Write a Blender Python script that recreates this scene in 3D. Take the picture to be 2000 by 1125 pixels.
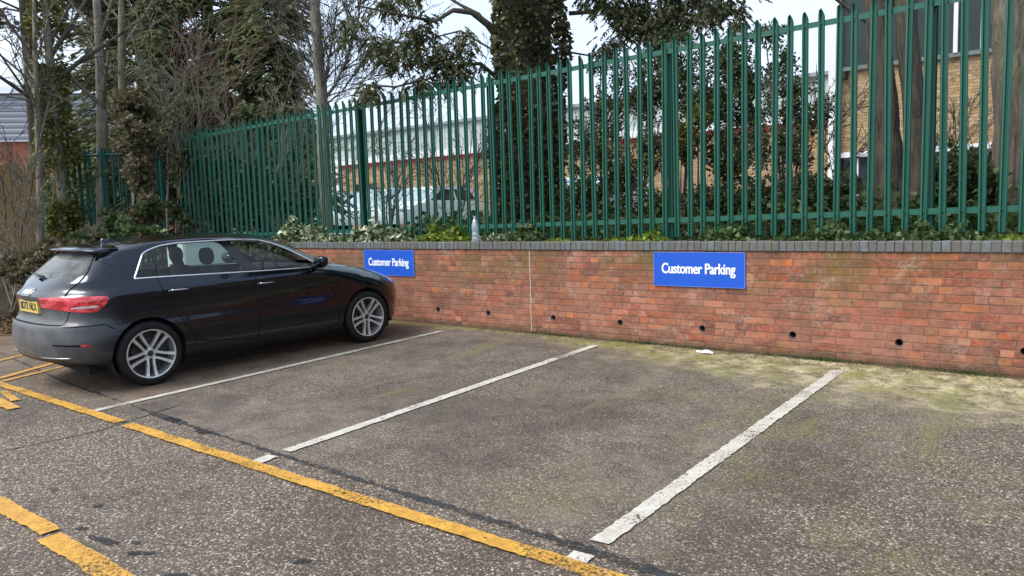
import bpy, bmesh, math, random
import numpy as np
from mathutils import Vector, Matrix
for o in list(bpy.data.objects): bpy.data.objects.remove(o)
scene = bpy.context.scene
COL = scene.collection
rad = math.radians
rnd = random.Random(7)

# ------------------------------------------------------------------ camera
CAM = np.array([0.0, -7.739, 1.509])
CR = np.array([0.78745415, 0.61562311, -0.03039972])
CU = np.array([-0.0353624, 0.0943617, 0.99490973])
CF = np.array([-0.61535799, 0.78237079, -0.09607543])
FPX = 1513.0
cd = bpy.data.cameras.new('camera'); cam = bpy.data.objects.new('camera', cd); COL.objects.link(cam)
cd.sensor_width = 36; cd.lens = FPX / 2000 * 36; cd.clip_start = .05; cd.clip_end = 1000
M = Matrix.Identity(4)
for i in range(3):
    M[i][0] = CR[i]; M[i][1] = CU[i]; M[i][2] = -CF[i]; M[i][3] = CAM[i]
cam.matrix_world = M
scene.camera = cam

# ------------------------------------------------------------------ light
SUN_EL, SUN_AZ = 52, 215        # an overcast noon: soft light from behind the camera
w = bpy.data.worlds.new('World'); scene.world = w; w.use_nodes = True
nt = w.node_tree; nt.nodes.clear()
sky = nt.nodes.new('ShaderNodeTexSky'); sky.sky_type = 'NISHITA'; sky.sun_disc = False
sky.sun_elevation = rad(SUN_EL); sky.sun_rotation = rad(SUN_AZ); sky.air_density = 1.0; sky.dust_density = 4.0
bg1 = nt.nodes.new('ShaderNodeBackground'); bg1.inputs[1].default_value = .035
nt.links.new(sky.outputs[0], bg1.inputs[0])
# cloud deck: pale grey with soft brighter and darker banks
tc = nt.nodes.new('ShaderNodeTexCoord'); nz = nt.nodes.new('ShaderNodeTexNoise'); nz.inputs['Scale'].default_value = 2.2; nz.inputs['Detail'].default_value = 5
nt.links.new(tc.outputs['Generated'], nz.inputs['Vector'])
cr = nt.nodes.new('ShaderNodeValToRGB'); cr.color_ramp.elements[0].position = .35; cr.color_ramp.elements[0].color = (.56, .68, .88, 1)
cr.color_ramp.elements[1].position = .68; cr.color_ramp.elements[1].color = (.76, .85, .98, 1)
nt.links.new(nz.outputs['Fac'], cr.inputs[0])
bg2 = nt.nodes.new('ShaderNodeBackground'); bg2.inputs[1].default_value = .52
nt.links.new(cr.outputs[0], bg2.inputs[0])
ad = nt.nodes.new('ShaderNodeAddShader'); wo = nt.nodes.new('ShaderNodeOutputWorld')
nt.links.new(bg1.outputs[0], ad.inputs[0]); nt.links.new(bg2.outputs[0], ad.inputs[1]); nt.links.new(ad.outputs[0], wo.inputs[0])
sl = bpy.data.lights.new('sun', 'SUN'); sl.energy = 1.5; sl.angle = rad(30); sl.color = (1, .97, .92)
sun = bpy.data.objects.new('sun', sl); COL.objects.link(sun)
# direction towards the sun: azimuth measured clockwise from +Y
sd = Vector((math.sin(rad(SUN_AZ)) * math.cos(rad(SUN_EL)), math.cos(rad(SUN_AZ)) * math.cos(rad(SUN_EL)), math.sin(rad(SUN_EL))))
sun.rotation_euler = sd.to_track_quat('Z', 'Y').to_euler()
scene.view_settings.view_transform = 'Standard'; scene.view_settings.look = 'None'
scene.view_settings.exposure = 1.2; scene.view_settings.gamma = 1

# ------------------------------------------------------------------ helpers
def ray(u, v):
    d = (u - 1000) / FPX * CR - (v - 562.5) / FPX * CU + CF
    return d
def atY(u, v, Y):
    d = ray(u, v); t = (Y - CAM[1]) / d[1]; return CAM + t * d
def atD(u, v, D):
    d = ray(u, v); return CAM + d * D / math.hypot(d[0], d[1])
def gz(x, y): return -.00417 * (x + 5) + .01756 * y

def mesh_np(name, V, F, mats, smooth=False, midx=None):
    """V (n,3) array, F (m,k) int array"""
    me = bpy.data.meshes.new(name); V = np.asarray(V, np.float32); F = np.asarray(F, np.int32)
    m, k = F.shape
    me.vertices.add(len(V)); me.vertices.foreach_set('co', V.ravel())
    me.loops.add(m * k); me.loops.foreach_set('vertex_index', F.ravel())
    me.polygons.add(m); me.polygons.foreach_set('loop_start', np.arange(0, m * k, k, dtype=np.int32))
    try: me.polygons.foreach_set('loop_total', np.full(m, k, np.int32))
    except Exception: pass
    if smooth: me.polygons.foreach_set('use_smooth', np.ones(m, bool))
    me.update(calc_edges=True); me.validate()
    for mt in (mats if isinstance(mats, list) else [mats]): me.materials.append(mt)
    return me
def link(name, me, parent=None):
    o = bpy.data.objects.new(name, me); COL.objects.link(o)
    if parent is not None: o.parent = parent
    return o
def tag(o, label=None, cat=None, group=None, kind=None):
    if label: o['label'] = label
    if cat: o['category'] = cat
    if group: o['group'] = group
    if kind: o['kind'] = kind
    return o
def thing(name, label, cat, loc=(0, 0, 0), group=None):
    o = bpy.data.objects.new(name, None); COL.objects.link(o); o.empty_display_size = .2
    o.location = [float(q) for q in loc]
    return tag(o, label, cat, group)

class MB:
    def __init__(s): s.v = []; s.f = []
    def quad_strip(s, rings, close=True, cap=True):
        b = len(s.v); n = len(rings[0])
        for r in rings: s.v.extend([tuple(map(float, q)) for q in r])
        for i in range(len(rings) - 1):
            for j in range(n if close else n - 1):
                k = (j + 1) % n
                s.f.append((b + i * n + j, b + i * n + k, b + (i + 1) * n + k, b + (i + 1) * n + j))
        if cap and close:
            s.f.append(tuple(b + j for j in reversed(range(n)))); s.f.append(tuple(b + (len(rings) - 1) * n + j for j in range(n)))
        return s
    def box(s, lo, hi):
        x0, y0, z0 = lo; x1, y1, z1 = hi
        return s.quad_strip([[(x0, y0, z0), (x1, y0, z0), (x1, y1, z0), (x0, y1, z0)], [(x0, y0, z1), (x1, y0, z1), (x1, y1, z1), (x0, y1, z1)]])
    def cbox(s, lo, hi, c):
        """box with chamfered edges"""
        (x0, y0, z0), (x1, y1, z1) = lo, hi
        def ring(z, d): return [(x0 + d, y0 + d if False else y0 + d, z), (x1 - d, y0 + d, z), (x1 - d, y1 - d, z), (x0 + d, y1 - d, z)]
        def r8(z, d): return [(x0 + c + d, y0 + d, z), (x1 - c - d, y0 + d, z), (x1 - d, y0 + c + d, z), (x1 - d, y1 - c - d, z), (x1 - c - d, y1 - d, z), (x0 + c + d, y1 - d, z), (x0 + d, y1 - c - d, z), (x0 + d, y0 + c + d, z)]
        return s.quad_strip([r8(z0, c), r8(z0 + c, 0), r8(z1 - c, 0), r8(z1, c)])
    def tube(s, path, radii, n=8, cap=True, sx=1.0):
        path = [np.asarray(q, float) for q in path]
        if not hasattr(radii, '__len__'): radii = [radii] * len(path)
        rings = []; up = None
        for i, q in enumerate(path):
            a = path[max(i - 1, 0)]; b = path[min(i + 1, len(path) - 1)]
            d = b - a; d = d / (np.linalg.norm(d) + 1e-9)
            if up is None:
                up = np.array([0, 0, 1.]) if abs(d[2]) < .9 else np.array([1., 0, 0])
            e = np.cross(d, up); e /= (np.linalg.norm(e) + 1e-9); g = np.cross(e, d); up = g
            rings.append([q + radii[i] * (math.cos(2 * math.pi * j / n) * e * sx + math.sin(2 * math.pi * j / n) * g) for j in range(n)])
        return s.quad_strip(rings, True, cap)
    def lathe(s, prof, n=32, axis='z', c=(0, 0, 0)):
        """prof: (r, h) list"""
        rings = []
        for r, h in prof:
            ring = []
            for j in range(n):
                a = 2 * math.pi * j / n; x, y = r * math.cos(a), r * math.sin(a)
                q = (x, y, h) if axis == 'z' else ((x, h, y) if axis == 'y' else (h, x, y))
                ring.append((q[0] + c[0], q[1] + c[1], q[2] + c[2]))
            rings.append(ring)
        return s.quad_strip(rings, True, False)
    def prism(s, poly, y0, y1):
        """poly in (x,z), extruded along y"""
        return s.quad_strip([[(x, y0, z) for x, z in poly], [(x, y1, z) for x, z in poly]])
    def mesh(s, name, mat, smooth=False):
        me = bpy.data.meshes.new(name); me.from_pydata(s.v, [], s.f)
        for mt in (mat if isinstance(mat, list) else [mat]): me.materials.append(mt)
        bm = bmesh.new(); bm.from_mesh(me); bmesh.ops.recalc_face_normals(bm, faces=bm.faces); bm.to_mesh(me); bm.free()
        if smooth: me.polygons.foreach_set('use_smooth', [True] * len(me.polygons))
        if smooth and smooth != True: me.set_sharp_from_angle(angle=rad(smooth))
        me.update(); return me
    def build(s, name, mat, parent=None, smooth=False): return link(name, s.mesh(name, mat, smooth), parent)

# ------------------------------------------------------------------ node materials
class NT:
    def __init__(s, name):
        s.m = bpy.data.materials.new(name); s.m.use_nodes = True; s.t = s.m.node_tree; s.t.nodes.clear()
        s.out = s.t.nodes.new('ShaderNodeOutputMaterial'); s.p = s.t.nodes.new('ShaderNodeBsdfPrincipled')
        s.t.links.new(s.p.outputs[0], s.out.inputs[0])
    def n(s, typ, **kw):
        nd = s.t.nodes.new(typ)
        for k, v in kw.items(): setattr(nd, k, v)
        return nd
    def set(s, inp, v):
        if isinstance(v, bpy.types.NodeSocket): s.t.links.new(v, inp)
        elif v is not None:
            if isinstance(v, (tuple, list)) and len(v) == 3 and inp.type == 'RGBA': v = (*v, 1)
            inp.default_value = v
    def math(s, op, a, b=0.0, c=None, clamp=False):
        nd = s.n('ShaderNodeMath', operation=op, use_clamp=clamp); s.set(nd.inputs[0], a); s.set(nd.inputs[1], b)
        if c is not None: s.set(nd.inputs[2], c)
        return nd.outputs[0]
    def mix(s, f, a, b, mode='MIX'):
        nd = s.n('ShaderNodeMix', data_type='RGBA', blend_type=mode); s.set(nd.inputs[0], f); s.set(nd.inputs[6], a); s.set(nd.inputs[7], b); return nd.outputs[2]
    def noise(s, vec, scale, detail=3, rough=.55, dist=0, dim='3D'):
        nd = s.n('ShaderNodeTexNoise', noise_dimensions=dim); s.set(nd.inputs['Vector'], vec); nd.inputs['Scale'].default_value = scale
        nd.inputs['Detail'].default_value = detail; nd.inputs['Roughness'].default_value = rough; nd.inputs['Distortion'].default_value = dist
        return nd.outputs['Fac']
    def vor(s, vec, scale, out='Distance', feature='F1', dim='3D'):
        nd = s.n('ShaderNodeTexVoronoi', feature=feature, voronoi_dimensions=dim); s.set(nd.inputs['Vector'], vec); nd.inputs['Scale'].default_value = scale
        return nd.outputs[out]
    def ramp(s, f, stops, interp='LINEAR'):
        nd = s.n('ShaderNodeValToRGB'); nd.color_ramp.interpolation = interp; els = nd.color_ramp.elements
        while len(els) < len(stops): els.new(.5)
        for e, (pos, col) in zip(els, stops):
            e.position = pos; e.color = (*(col if hasattr(col, '__len__') else (col,) * 3), 1)
        s.set(nd.inputs[0], f); return nd.outputs[0]
    def step(s, f, a, b):
        nd = s.n('ShaderNodeMapRange', interpolation_type='SMOOTHSTEP'); s.set(nd.inputs[0], f); s.set(nd.inputs[1], a); s.set(nd.inputs[2], b); return nd.outputs[0]
    def pos(s, kind='Object'):
        return s.n('ShaderNodeNewGeometry').outputs['Position'] if kind == 'World' else s.n('ShaderNodeTexCoord').outputs[kind]
    def xyz(s, v):
        nd = s.n('ShaderNodeSeparateXYZ'); s.set(nd.inputs[0], v); return nd.outputs
    def comb(s, x, y, z=0.0):
        nd = s.n('ShaderNodeCombineXYZ'); s.set(nd.inputs[0], x); s.set(nd.inputs[1], y); s.set(nd.inputs[2], z); return nd.outputs[0]
    def mapv(s, v, sc):
        nd = s.n('ShaderNodeMapping'); s.set(nd.inputs[0], v); nd.inputs['Scale'].default_value = sc; return nd.outputs[0]
    def wnoise(s, v):
        nd = s.n('ShaderNodeTexWhiteNoise', noise_dimensions='3D'); s.set(nd.inputs[0], v); return nd.outputs
    def island(s): return s.n('ShaderNodeNewGeometry').outputs['Random Per Island']
    def bump(s, h, strength=.5, dist=.01, normal=None):
        nd = s.n('ShaderNodeBump'); s.set(nd.inputs['Height'], h); nd.inputs['Strength'].default_value = strength; nd.inputs['Distance'].default_value = dist
        if normal is not None: s.set(nd.inputs['Normal'], normal)
        return nd.outputs[0]
    def fin(s, col=None, rough=None, normal=None, **kw):
        if col is not None: s.set(s.p.inputs['Base Color'], col)
        if rough is not None: s.set(s.p.inputs['Roughness'], rough)
        if normal is not None: s.set(s.p.inputs['Normal'], normal)
        for k, v in kw.items(): s.set(s.p.inputs[k.replace('_', ' ')], v)
        return s.m

def simple(name, col, rough=.5, var=.15, scale=8, **kw):
    t = NT(name); p = t.pos()
    f = t.noise(p, scale, 4)
    a = tuple(c * (1 - var) for c in col); b = tuple(min(1, c * (1 + var)) for c in col)
    return t.fin(t.ramp(f, [(.3, a), (.7, b)]), rough, **kw)

def leaf_mat(name, stops, rough=.45, trans=.25, clump=1.3):
    t = NT(name); p = t.pos()
    r = t.island(); f = t.math('ADD', t.math('MULTIPLY', r, .6), t.math('MULTIPLY', t.noise(p, clump, 3), .4))
    col = t.ramp(f, stops)
    t.fin(col, rough); t.set(t.p.inputs['Specular IOR Level'], .35)
    tr = t.n('ShaderNodeBsdfTranslucent'); t.set(tr.inputs[0], col)
    mx = t.n('ShaderNodeMixShader'); mx.inputs[0].default_value = trans
    t.t.links.new(t.p.outputs[0], mx.inputs[1]); t.t.links.new(tr.outputs[0], mx.inputs[2]); t.t.links.new(mx.outputs[0], t.out.inputs[0])
    return t.m

def bark_mat(name, dark, light, sc=9, moss=None):
    t = NT(name); p = t.pos(); v = t.mapv(p, (1, 1, .16))
    f = t.noise(v, sc * 3, 6, .65, .6); g = t.noise(p, sc * .25, 3)
    f2 = t.noise(t.mapv(p, (1, 1, .09)), sc * 1.1, 4, .7, 1.5)
    col = t.mix(t.step(t.math('ADD', t.math('MULTIPLY', f, .55), t.math('MULTIPLY', f2, .45)), .34, .66), dark, light)
    if moss: col = t.mix(t.math('MULTIPLY', t.step(t.noise(p, 3.0, 4), .5, .7), .7), col, moss)
    return t.fin(col, .9, t.bump(t.math('ADD', f, t.math('MULTIPLY', f2, 1.5)), .9, .03))
# ------------------------------------------------------------------ ground materials
def tarmac():
    t = NT('tarmac'); p = t.pos('World'); X, Y, Z = t.xyz(p)
    flat = t.comb(X, Y, 0.0)
    big = t.noise(flat, .55, 4, .6); mid = t.noise(flat, 3.2, 5, .6)
    fine = t.noise(flat, 60, 3, .7)
    v1 = t.n('ShaderNodeTexVoronoi'); v1.inputs['Scale'].default_value = 88; t.set(v1.inputs['Vector'], flat)
    v2 = t.n('ShaderNodeTexVoronoi'); v2.inputs['Scale'].default_value = 150; t.set(v2.inputs['Vector'], flat)
    c1 = t.xyz(v1.outputs['Color']); c2 = t.xyz(v2.outputs['Color'])
    drive = t.step(Y, -4.62, -4.72)                       # the coarser running lane in front of the bays
    # stones: brightness drawn per cell
    s1 = t.ramp(c1[0], [(0, (.014, .011, .009)), (.36, (.046, .038, .032)), (.62, (.105, .089, .074)), (.84, (.27, .235, .19)), (1, (.66, .60, .50))])
    s2 = t.ramp(c2[1], [(0, (.03, .025, .021)), (.5, (.085, .072, .061)), (.85, (.16, .14, .12)), (1, (.36, .33, .28))])
    warm = t.mix(t.math('MULTIPLY', c1[2], .35), s1, (.20, .13, .075), 'MIX')
    stones = t.mix(t.math('ADD', .38, t.math('MULTIPLY', drive, -.18)), warm, s2)
    # grime between stones
    gap = t.step(v1.outputs['Distance'], .32, .75)
    stones = t.mix(t.math('MULTIPLY', gap, .7), stones, (.014, .012, .010))
    dust = t.mix(t.step(mid, .3, .72), (.060, .050, .044), (.150, .132, .114))
    worn = t.math('MULTIPLY', t.step(big, .38, .62), t.math('SUBTRACT', 1.0, t.math('MULTIPLY', drive, .6)))
    col = t.mix(t.math('ADD', t.math('ADD', .06, t.math('MULTIPLY', t.math('SUBTRACT', 1.0, drive), t.math('MULTIPLY', t.step(X, -1.2, -3.2), .18))), t.math('MULTIPLY', worn, .40)), stones, dust)
    # lighter, bleached bays; damp darker zones
    damp = t.step(t.noise(flat, .8, 6, .7, .5), .45, .64)
    col = t.mix(t.math('MULTIPLY', damp, .95), col, t.mix(.5, col, (.022, .017, .014)), 'MIX')
    # moss and silt gathering at the foot of the wall
    d = t.math('MULTIPLY', Y, -1.0)
    reach = t.math('ADD', .25, t.math('MULTIPLY', t.step(X, -7.0, -.6), 1.35))
    wob = t.math('MULTIPLY', t.math('SUBTRACT', t.noise(flat, 2.0, 5, .65), .5), 1.7)
    sil = t.math('SUBTRACT', 1.0, t.step(t.math('ADD', d, wob), t.math('MULTIPLY', reach, .35), t.math('MULTIPLY', reach, 1.25)))
    siltcol = t.mix(t.step(t.noise(flat, 5, 7, .72), .34, .66), (.085, .078, .034), t.mix(t.step(X, -5.5, -1.5), (.22, .205, .085), (.46, .43, .29)))
    siltcol = t.mix(t.math('MULTIPLY', t.step(t.noise(flat, 2.6, 5, .65), .46, .64), .75), siltcol, (.155, .165, .036))
    siltcol = t.mix(t.step(t.noise(flat, 50, 3, .7), .48, .75), siltcol, t.mix(.5, siltcol, (.03, .026, .016)))
    col = t.mix(t.math('MULTIPLY', sil, .85), col, siltcol)
    # olive moss specks on the right hand bays
    mo = t.math('MULTIPLY', t.step(t.noise(flat, 1.3, 4, .6), .47, .62), t.step(X, -5.5, -1.2))
    mo = t.math('MULTIPLY', mo, t.step(t.noise(flat, 34, 4, .7), .46, .60))
    mo = t.math('MULTIPLY', mo, t.math('SUBTRACT', 1.0, drive))
    col = t.mix(t.math('MULTIPLY', mo, .75), col, (.115, .118, .036))
    # moss streaks along old wheel tracks in the second bay
    st = t.math('MULTIPLY', t.step(t.noise(t.comb(t.math('MULTIPLY', X, 2.2), t.math('MULTIPLY', Y, .5), 3.0), 1.4, 4, .6), .57, .7), t.step(Y, -3.8, -3.0))
    col = t.mix(t.math('MULTIPLY', st, .5), col, (.125, .112, .045))
    # silt under the left bay
    rust = t.math('MULTIPLY', t.step(X, -6.7, -7.3), t.step(Y, -5.0, -4.2))
    col = t.mix(t.math('MULTIPLY', rust, .45), col, t.mix(t.step(mid, .3, .7), (.075, .045, .022), (.16, .105, .06)))
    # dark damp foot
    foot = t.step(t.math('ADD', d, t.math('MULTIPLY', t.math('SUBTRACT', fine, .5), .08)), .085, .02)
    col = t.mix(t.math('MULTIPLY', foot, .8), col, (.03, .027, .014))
    # oil spots in the lane
    oil = t.step(t.noise(t.mapv(flat, (1.0, 1.6, 1)), 3.6, 3, .5), .69, .73)
    col = t.mix(t.math('MULTIPLY', t.math('MULTIPLY', oil, drive), .8), col, (.018, .016, .016))
    h = t.math('ADD', t.math('MULTIPLY', t.math('SUBTRACT', 1.0, v1.outputs['Distance']), 1.0), t.math('MULTIPLY', fine, .5))
    col = t.mix(1.0, col, (1.32, 1.23, 1.13), 'MULTIPLY')
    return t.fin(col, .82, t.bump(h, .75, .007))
M_tar = tarmac()
S = 120
V = []; F = []
xs = [-140, -40, -20, -12, -6, 0, 6, 12, 40, 100]; ys = [-100, -30, -12, -8, -4, 0, .12]
for x in xs:
    for y in ys: V.append((x, y, gz(x, y)))
n = len(ys)
for i in range(len(xs) - 1):
    for j in range(n - 1): F.append((i * n + j, (i + 1) * n + j, (i + 1) * n + j + 1, i * n + j + 1))
o = link('car_park_tarmac', mesh_np('car_park_tarmac', V, F, M_tar)); tag(o, kind='structure')

M_seal = None
def paint(name, c1, c2, wear):
    t = NT(name); p = t.pos('World'); X, Y, Z = t.xyz(p); fl = t.comb(X, Y, 0.0)
    col = t.mix(t.step(t.noise(fl, 9, 5, .7), .3, .7), c1, c2)
    col = t.mix(t.math('MULTIPLY', t.step(t.noise(fl, 55, 3, .7), .50, .70), .55), col, tuple(q * .45 for q in c1))
    t.fin(col, .6, t.bump(t.noise(fl, 70, 3), .5, .006))
    al = t.math('SUBTRACT', 1.0, t.math('MULTIPLY', t.step(t.math('ADD', t.math('MULTIPLY', t.noise(fl, 48, 4, .75), .6), t.math('MULTIPLY', t.noise(fl, 2.5, 3), .4)), wear, wear + .06), .85))
    tr = t.n('ShaderNodeBsdfTransparent'); mx = t.n('ShaderNodeMixShader'); t.set(mx.inputs[0], al)
    t.t.links.new(tr.outputs[0], mx.inputs[1]); t.t.links.new(t.p.outputs[0], mx.inputs[2]); t.t.links.new(mx.outputs[0], t.out.inputs[0])
    return t.m
M_white = paint('worn_white_paint', (.40, .375, .31), (.56, .53, .46), .535)
M_yel = paint('worn_yellow_paint', (.40, .20, .026), (.61, .335, .048), .53)
M_seal = paint('bitumen_seal', (.016, .018, .019), (.042, .042, .040), .485)
M_yel2 = paint('faded_yellow_paint', (.42, .20, .03), (.56, .30, .06), .54)
def stripe(name, a, b, wd, mat, lift=.004, seed=0, jit=.006, seg=.035, wob=0):
    r = random.Random(seed); a = np.array(a, float); b = np.array(b, float); L = np.linalg.norm(b - a); d = (b - a) / L; nn = np.array([-d[1], d[0]])
    k = max(2, int(L / seg)); V = []; F = []
    for i in range(k + 1):
        q = a + d * L * i / k + nn * wob * math.sin(i * .4 + seed)
        for s in (-1, 1):
            e = q + nn * (s * wd / 2 + r.uniform(-jit, jit)) + d * (r.uniform(-jit, jit))
            V.append((e[0], e[1], gz(e[0], e[1]) + lift))
    for i in range(k): F.append((2 * i, 2 * i + 2, 2 * i + 3, 2 * i + 1))
    return V, F
def stripes(name, segs, mat, lift=.004, **kw):
    V = []; F = []
    for i, (a, b, wd) in enumerate(segs):
        v, f = stripe(name, a, b, wd, mat, lift, seed=i + len(segs), **kw); k = len(V); V += v; F += [tuple(q + k for q in g) for g in f]
    me = bpy.data.meshes.new(name); me.from_pydata(V, [], F); me.materials.append(mat)
    o = link(name, me); tag(o, kind='structure'); return o
# dark sealed joint that runs along the mouths of the bays, then the paint above it
stripes('sealed_joint', [((-11.5, -4.10), (-8.4, -4.46), .022), ((-8.4, -4.46), (-6.3, -4.60), .028), ((-6.3, -4.60), (-5.8, -4.63), .07), ((-5.8, -4.63), (-4.3, -4.69), .03), ((-4.3, -4.69), (-3.2, -4.72), .04), ((-3.2, -4.72), (-2.1, -4.745), .055), ((-2.1, -4.745), (1.5, -4.93), .075)], M_seal, .004, jit=.014, seg=.03)
stripes('cross_joint', [((-6.42, -4.3), (-6.22, -5.1), .022), ((-6.22, -5.1), (-6.9, -9.5), .016)], M_seal, .004, jit=.008)
stripes('white_bay_line', [((-6.93, -.44), (-6.885, -4.86), .085)], M_white, .008)
stripes('white_bay_line', [((-4.615, -.36), (-4.48, -4.62), .095), ((-4.475, -4.73), (-4.45, -4.92), .10)], M_white, .008)
stripes('white_bay_line', [((-1.985, -.41), (-1.93, -4.66), .105), ((-1.925, -4.80), (-1.92, -4.90), .115)], M_white, .008)
stripes('white_bay_line', [((.64, -.4), (.70, -4.9), .10)], M_white, .008)
stripes('yellow_lane_line', [((-16, -4.82), (-6.30, -4.895), .095), ((-6.17, -4.90), (-3.4, -4.935), .098), ((-3.4, -4.935), (3, -4.94), .102)], M_yel, .012, wob=.003, jit=.0045)
stripes('yellow_lane_line', [((-9.5, -6.13), (-4.42, -6.15), .105), ((-4.36, -6.18), (-1.5, -6.23), .12)], M_yel, .012, wob=.004, jit=.006)
stripes('yellow_hatching', [((-9.25, -4.78), (-10.4, -2.6), .09), ((-9.05, -4.80), (-9.6, -3.2), .07), ((-10.2, -4.80), (-11.3, -2.7), .09)], M_yel2, .008)
stripes('yellow_arrow', [((-8.6, -5.13), (-7.62, -5.20), .10), ((-7.95, -5.07), (-8.5, -4.985), .07), ((-8.3, -5.19), (-10.5, -5.16), .13)], M_yel, .012)

M_oil = paint('oil_stain', (.012, .011, .011), (.022, .020, .019), .50)
for sx_, sy_, ra, rb, an in ((-4.08, -6.03, .13, .028, .15), (-4.34, -6.03, .05, .025, .4), (-3.38, -6.02, .07, .022, .7), (-3.75, -5.99, .09, .02, .5), (-4.6, -5.83, .035, .03, 0), (-3.9, -5.95, .035, .02, .2), (-6.0, -4.62, .12, .05, -.1), (-5.45, -4.68, .10, .04, -.05), (-3.0, -5.6, .05, .03, .9)):
    r = random.Random(int(abs(sx_) * 100)); V = []
    for k in range(18):
        a = 2 * math.pi * k / 18; q = r.uniform(.6, 1.2); x_, y_ = ra * q * math.cos(a), rb * q * math.sin(a)
        V.append((sx_ + x_ * math.cos(an) - y_ * math.sin(an), sy_ + x_ * math.sin(an) + y_ * math.cos(an)))
    me = bpy.data.meshes.new('oil_stain'); me.from_pydata([(a, b, gz(a, b) + .004) for a, b in V], [], [tuple(range(18))]); me.materials.append(M_oil); tag(link('oil_stain', me), kind='structure')
def soil_mat():
    t = NT('leafy_soil'); p = t.pos('World')
    f = t.noise(p, 18, 5, .7); g = t.noise(p, 1.4, 3)
    col = t.ramp(f, [(.3, (.02, .014, .009)), (.5, (.055, .037, .022)), (.7, (.13, .085, .05))])
    col = t.mix(t.math('MULTIPLY', t.step(g, .5, .65), .5), col, (.04, .055, .02))
    return t.fin(col, .95, t.bump(f, .9, .03))
M_soil = soil_mat()
V = []; F = []; xs = np.linspace(-16.2, 30, 60); ys = [.20, .5, 1.0, 1.8, 3, 6, 9.0]
r = random.Random(3)
for x in xs:
    for y in ys: V.append((x, y, 1.03 + (r.uniform(0, .10) if y > .4 else 0)))
n = len(ys)
for i in range(len(xs) - 1):
    for j in range(n - 1): F.append((i * n + j, (i + 1) * n + j, (i + 1) * n + j + 1, i * n + j + 1))
o = link('upper_ground', mesh_np('upper_ground', V, F, M_soil, True)); tag(o, kind='structure')
M_yard = simple('pale_yard_concrete', (.22, .21, .19), .85, .25, 2)
o = link('yard_ground', mesh_np('yard_ground', [(-140, 9, 1.02), (120, 9, 1.02), (120, 160, 1.02), (-140, 160, 1.02)], [(0, 1, 2, 3)], M_yard)); tag(o, kind='structure')
o = link('side_ground', mesh_np('side_ground', [(-140, .13, .25), (-16.2, .13, .25), (-16.2, 9, 1.0), (-140, 9, 1.0)], [(0, 1, 2, 3)], M_soil)); tag(o, kind='structure')
# earth bank at the left edge of the car park
V = []; F = []; xs = np.linspace(0, 1, 30)
A = np.array([-15.2, .1]); B = np.array([-19.0, -9.0])
dn = np.array([-(B - A)[1], (B - A)[0]]); dn /= np.linalg.norm(dn)
if dn[0] < 0: dn = -dn
for s in xs:
    q = A + (B - A) * s
    for k, (off, h) in enumerate(((1.4, -.02), (1.05, .12), (.6, .30), (0, .42), (-3, .45))):
        e = q + dn * (off + r.uniform(-.12, .12)); V.append((e[0], e[1], gz(e[0], e[1]) + h + (r.uniform(-.05, .05) if k else 0)))
for i in range(29):
    for j in range(4): F.append((i * 5 + j, (i + 1) * 5 + j, (i + 1) * 5 + j + 1, i * 5 + j + 1))
o = link('earth_bank', mesh_np('earth_bank', V, F, M_soil, True)); tag(o, kind='structure')

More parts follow.
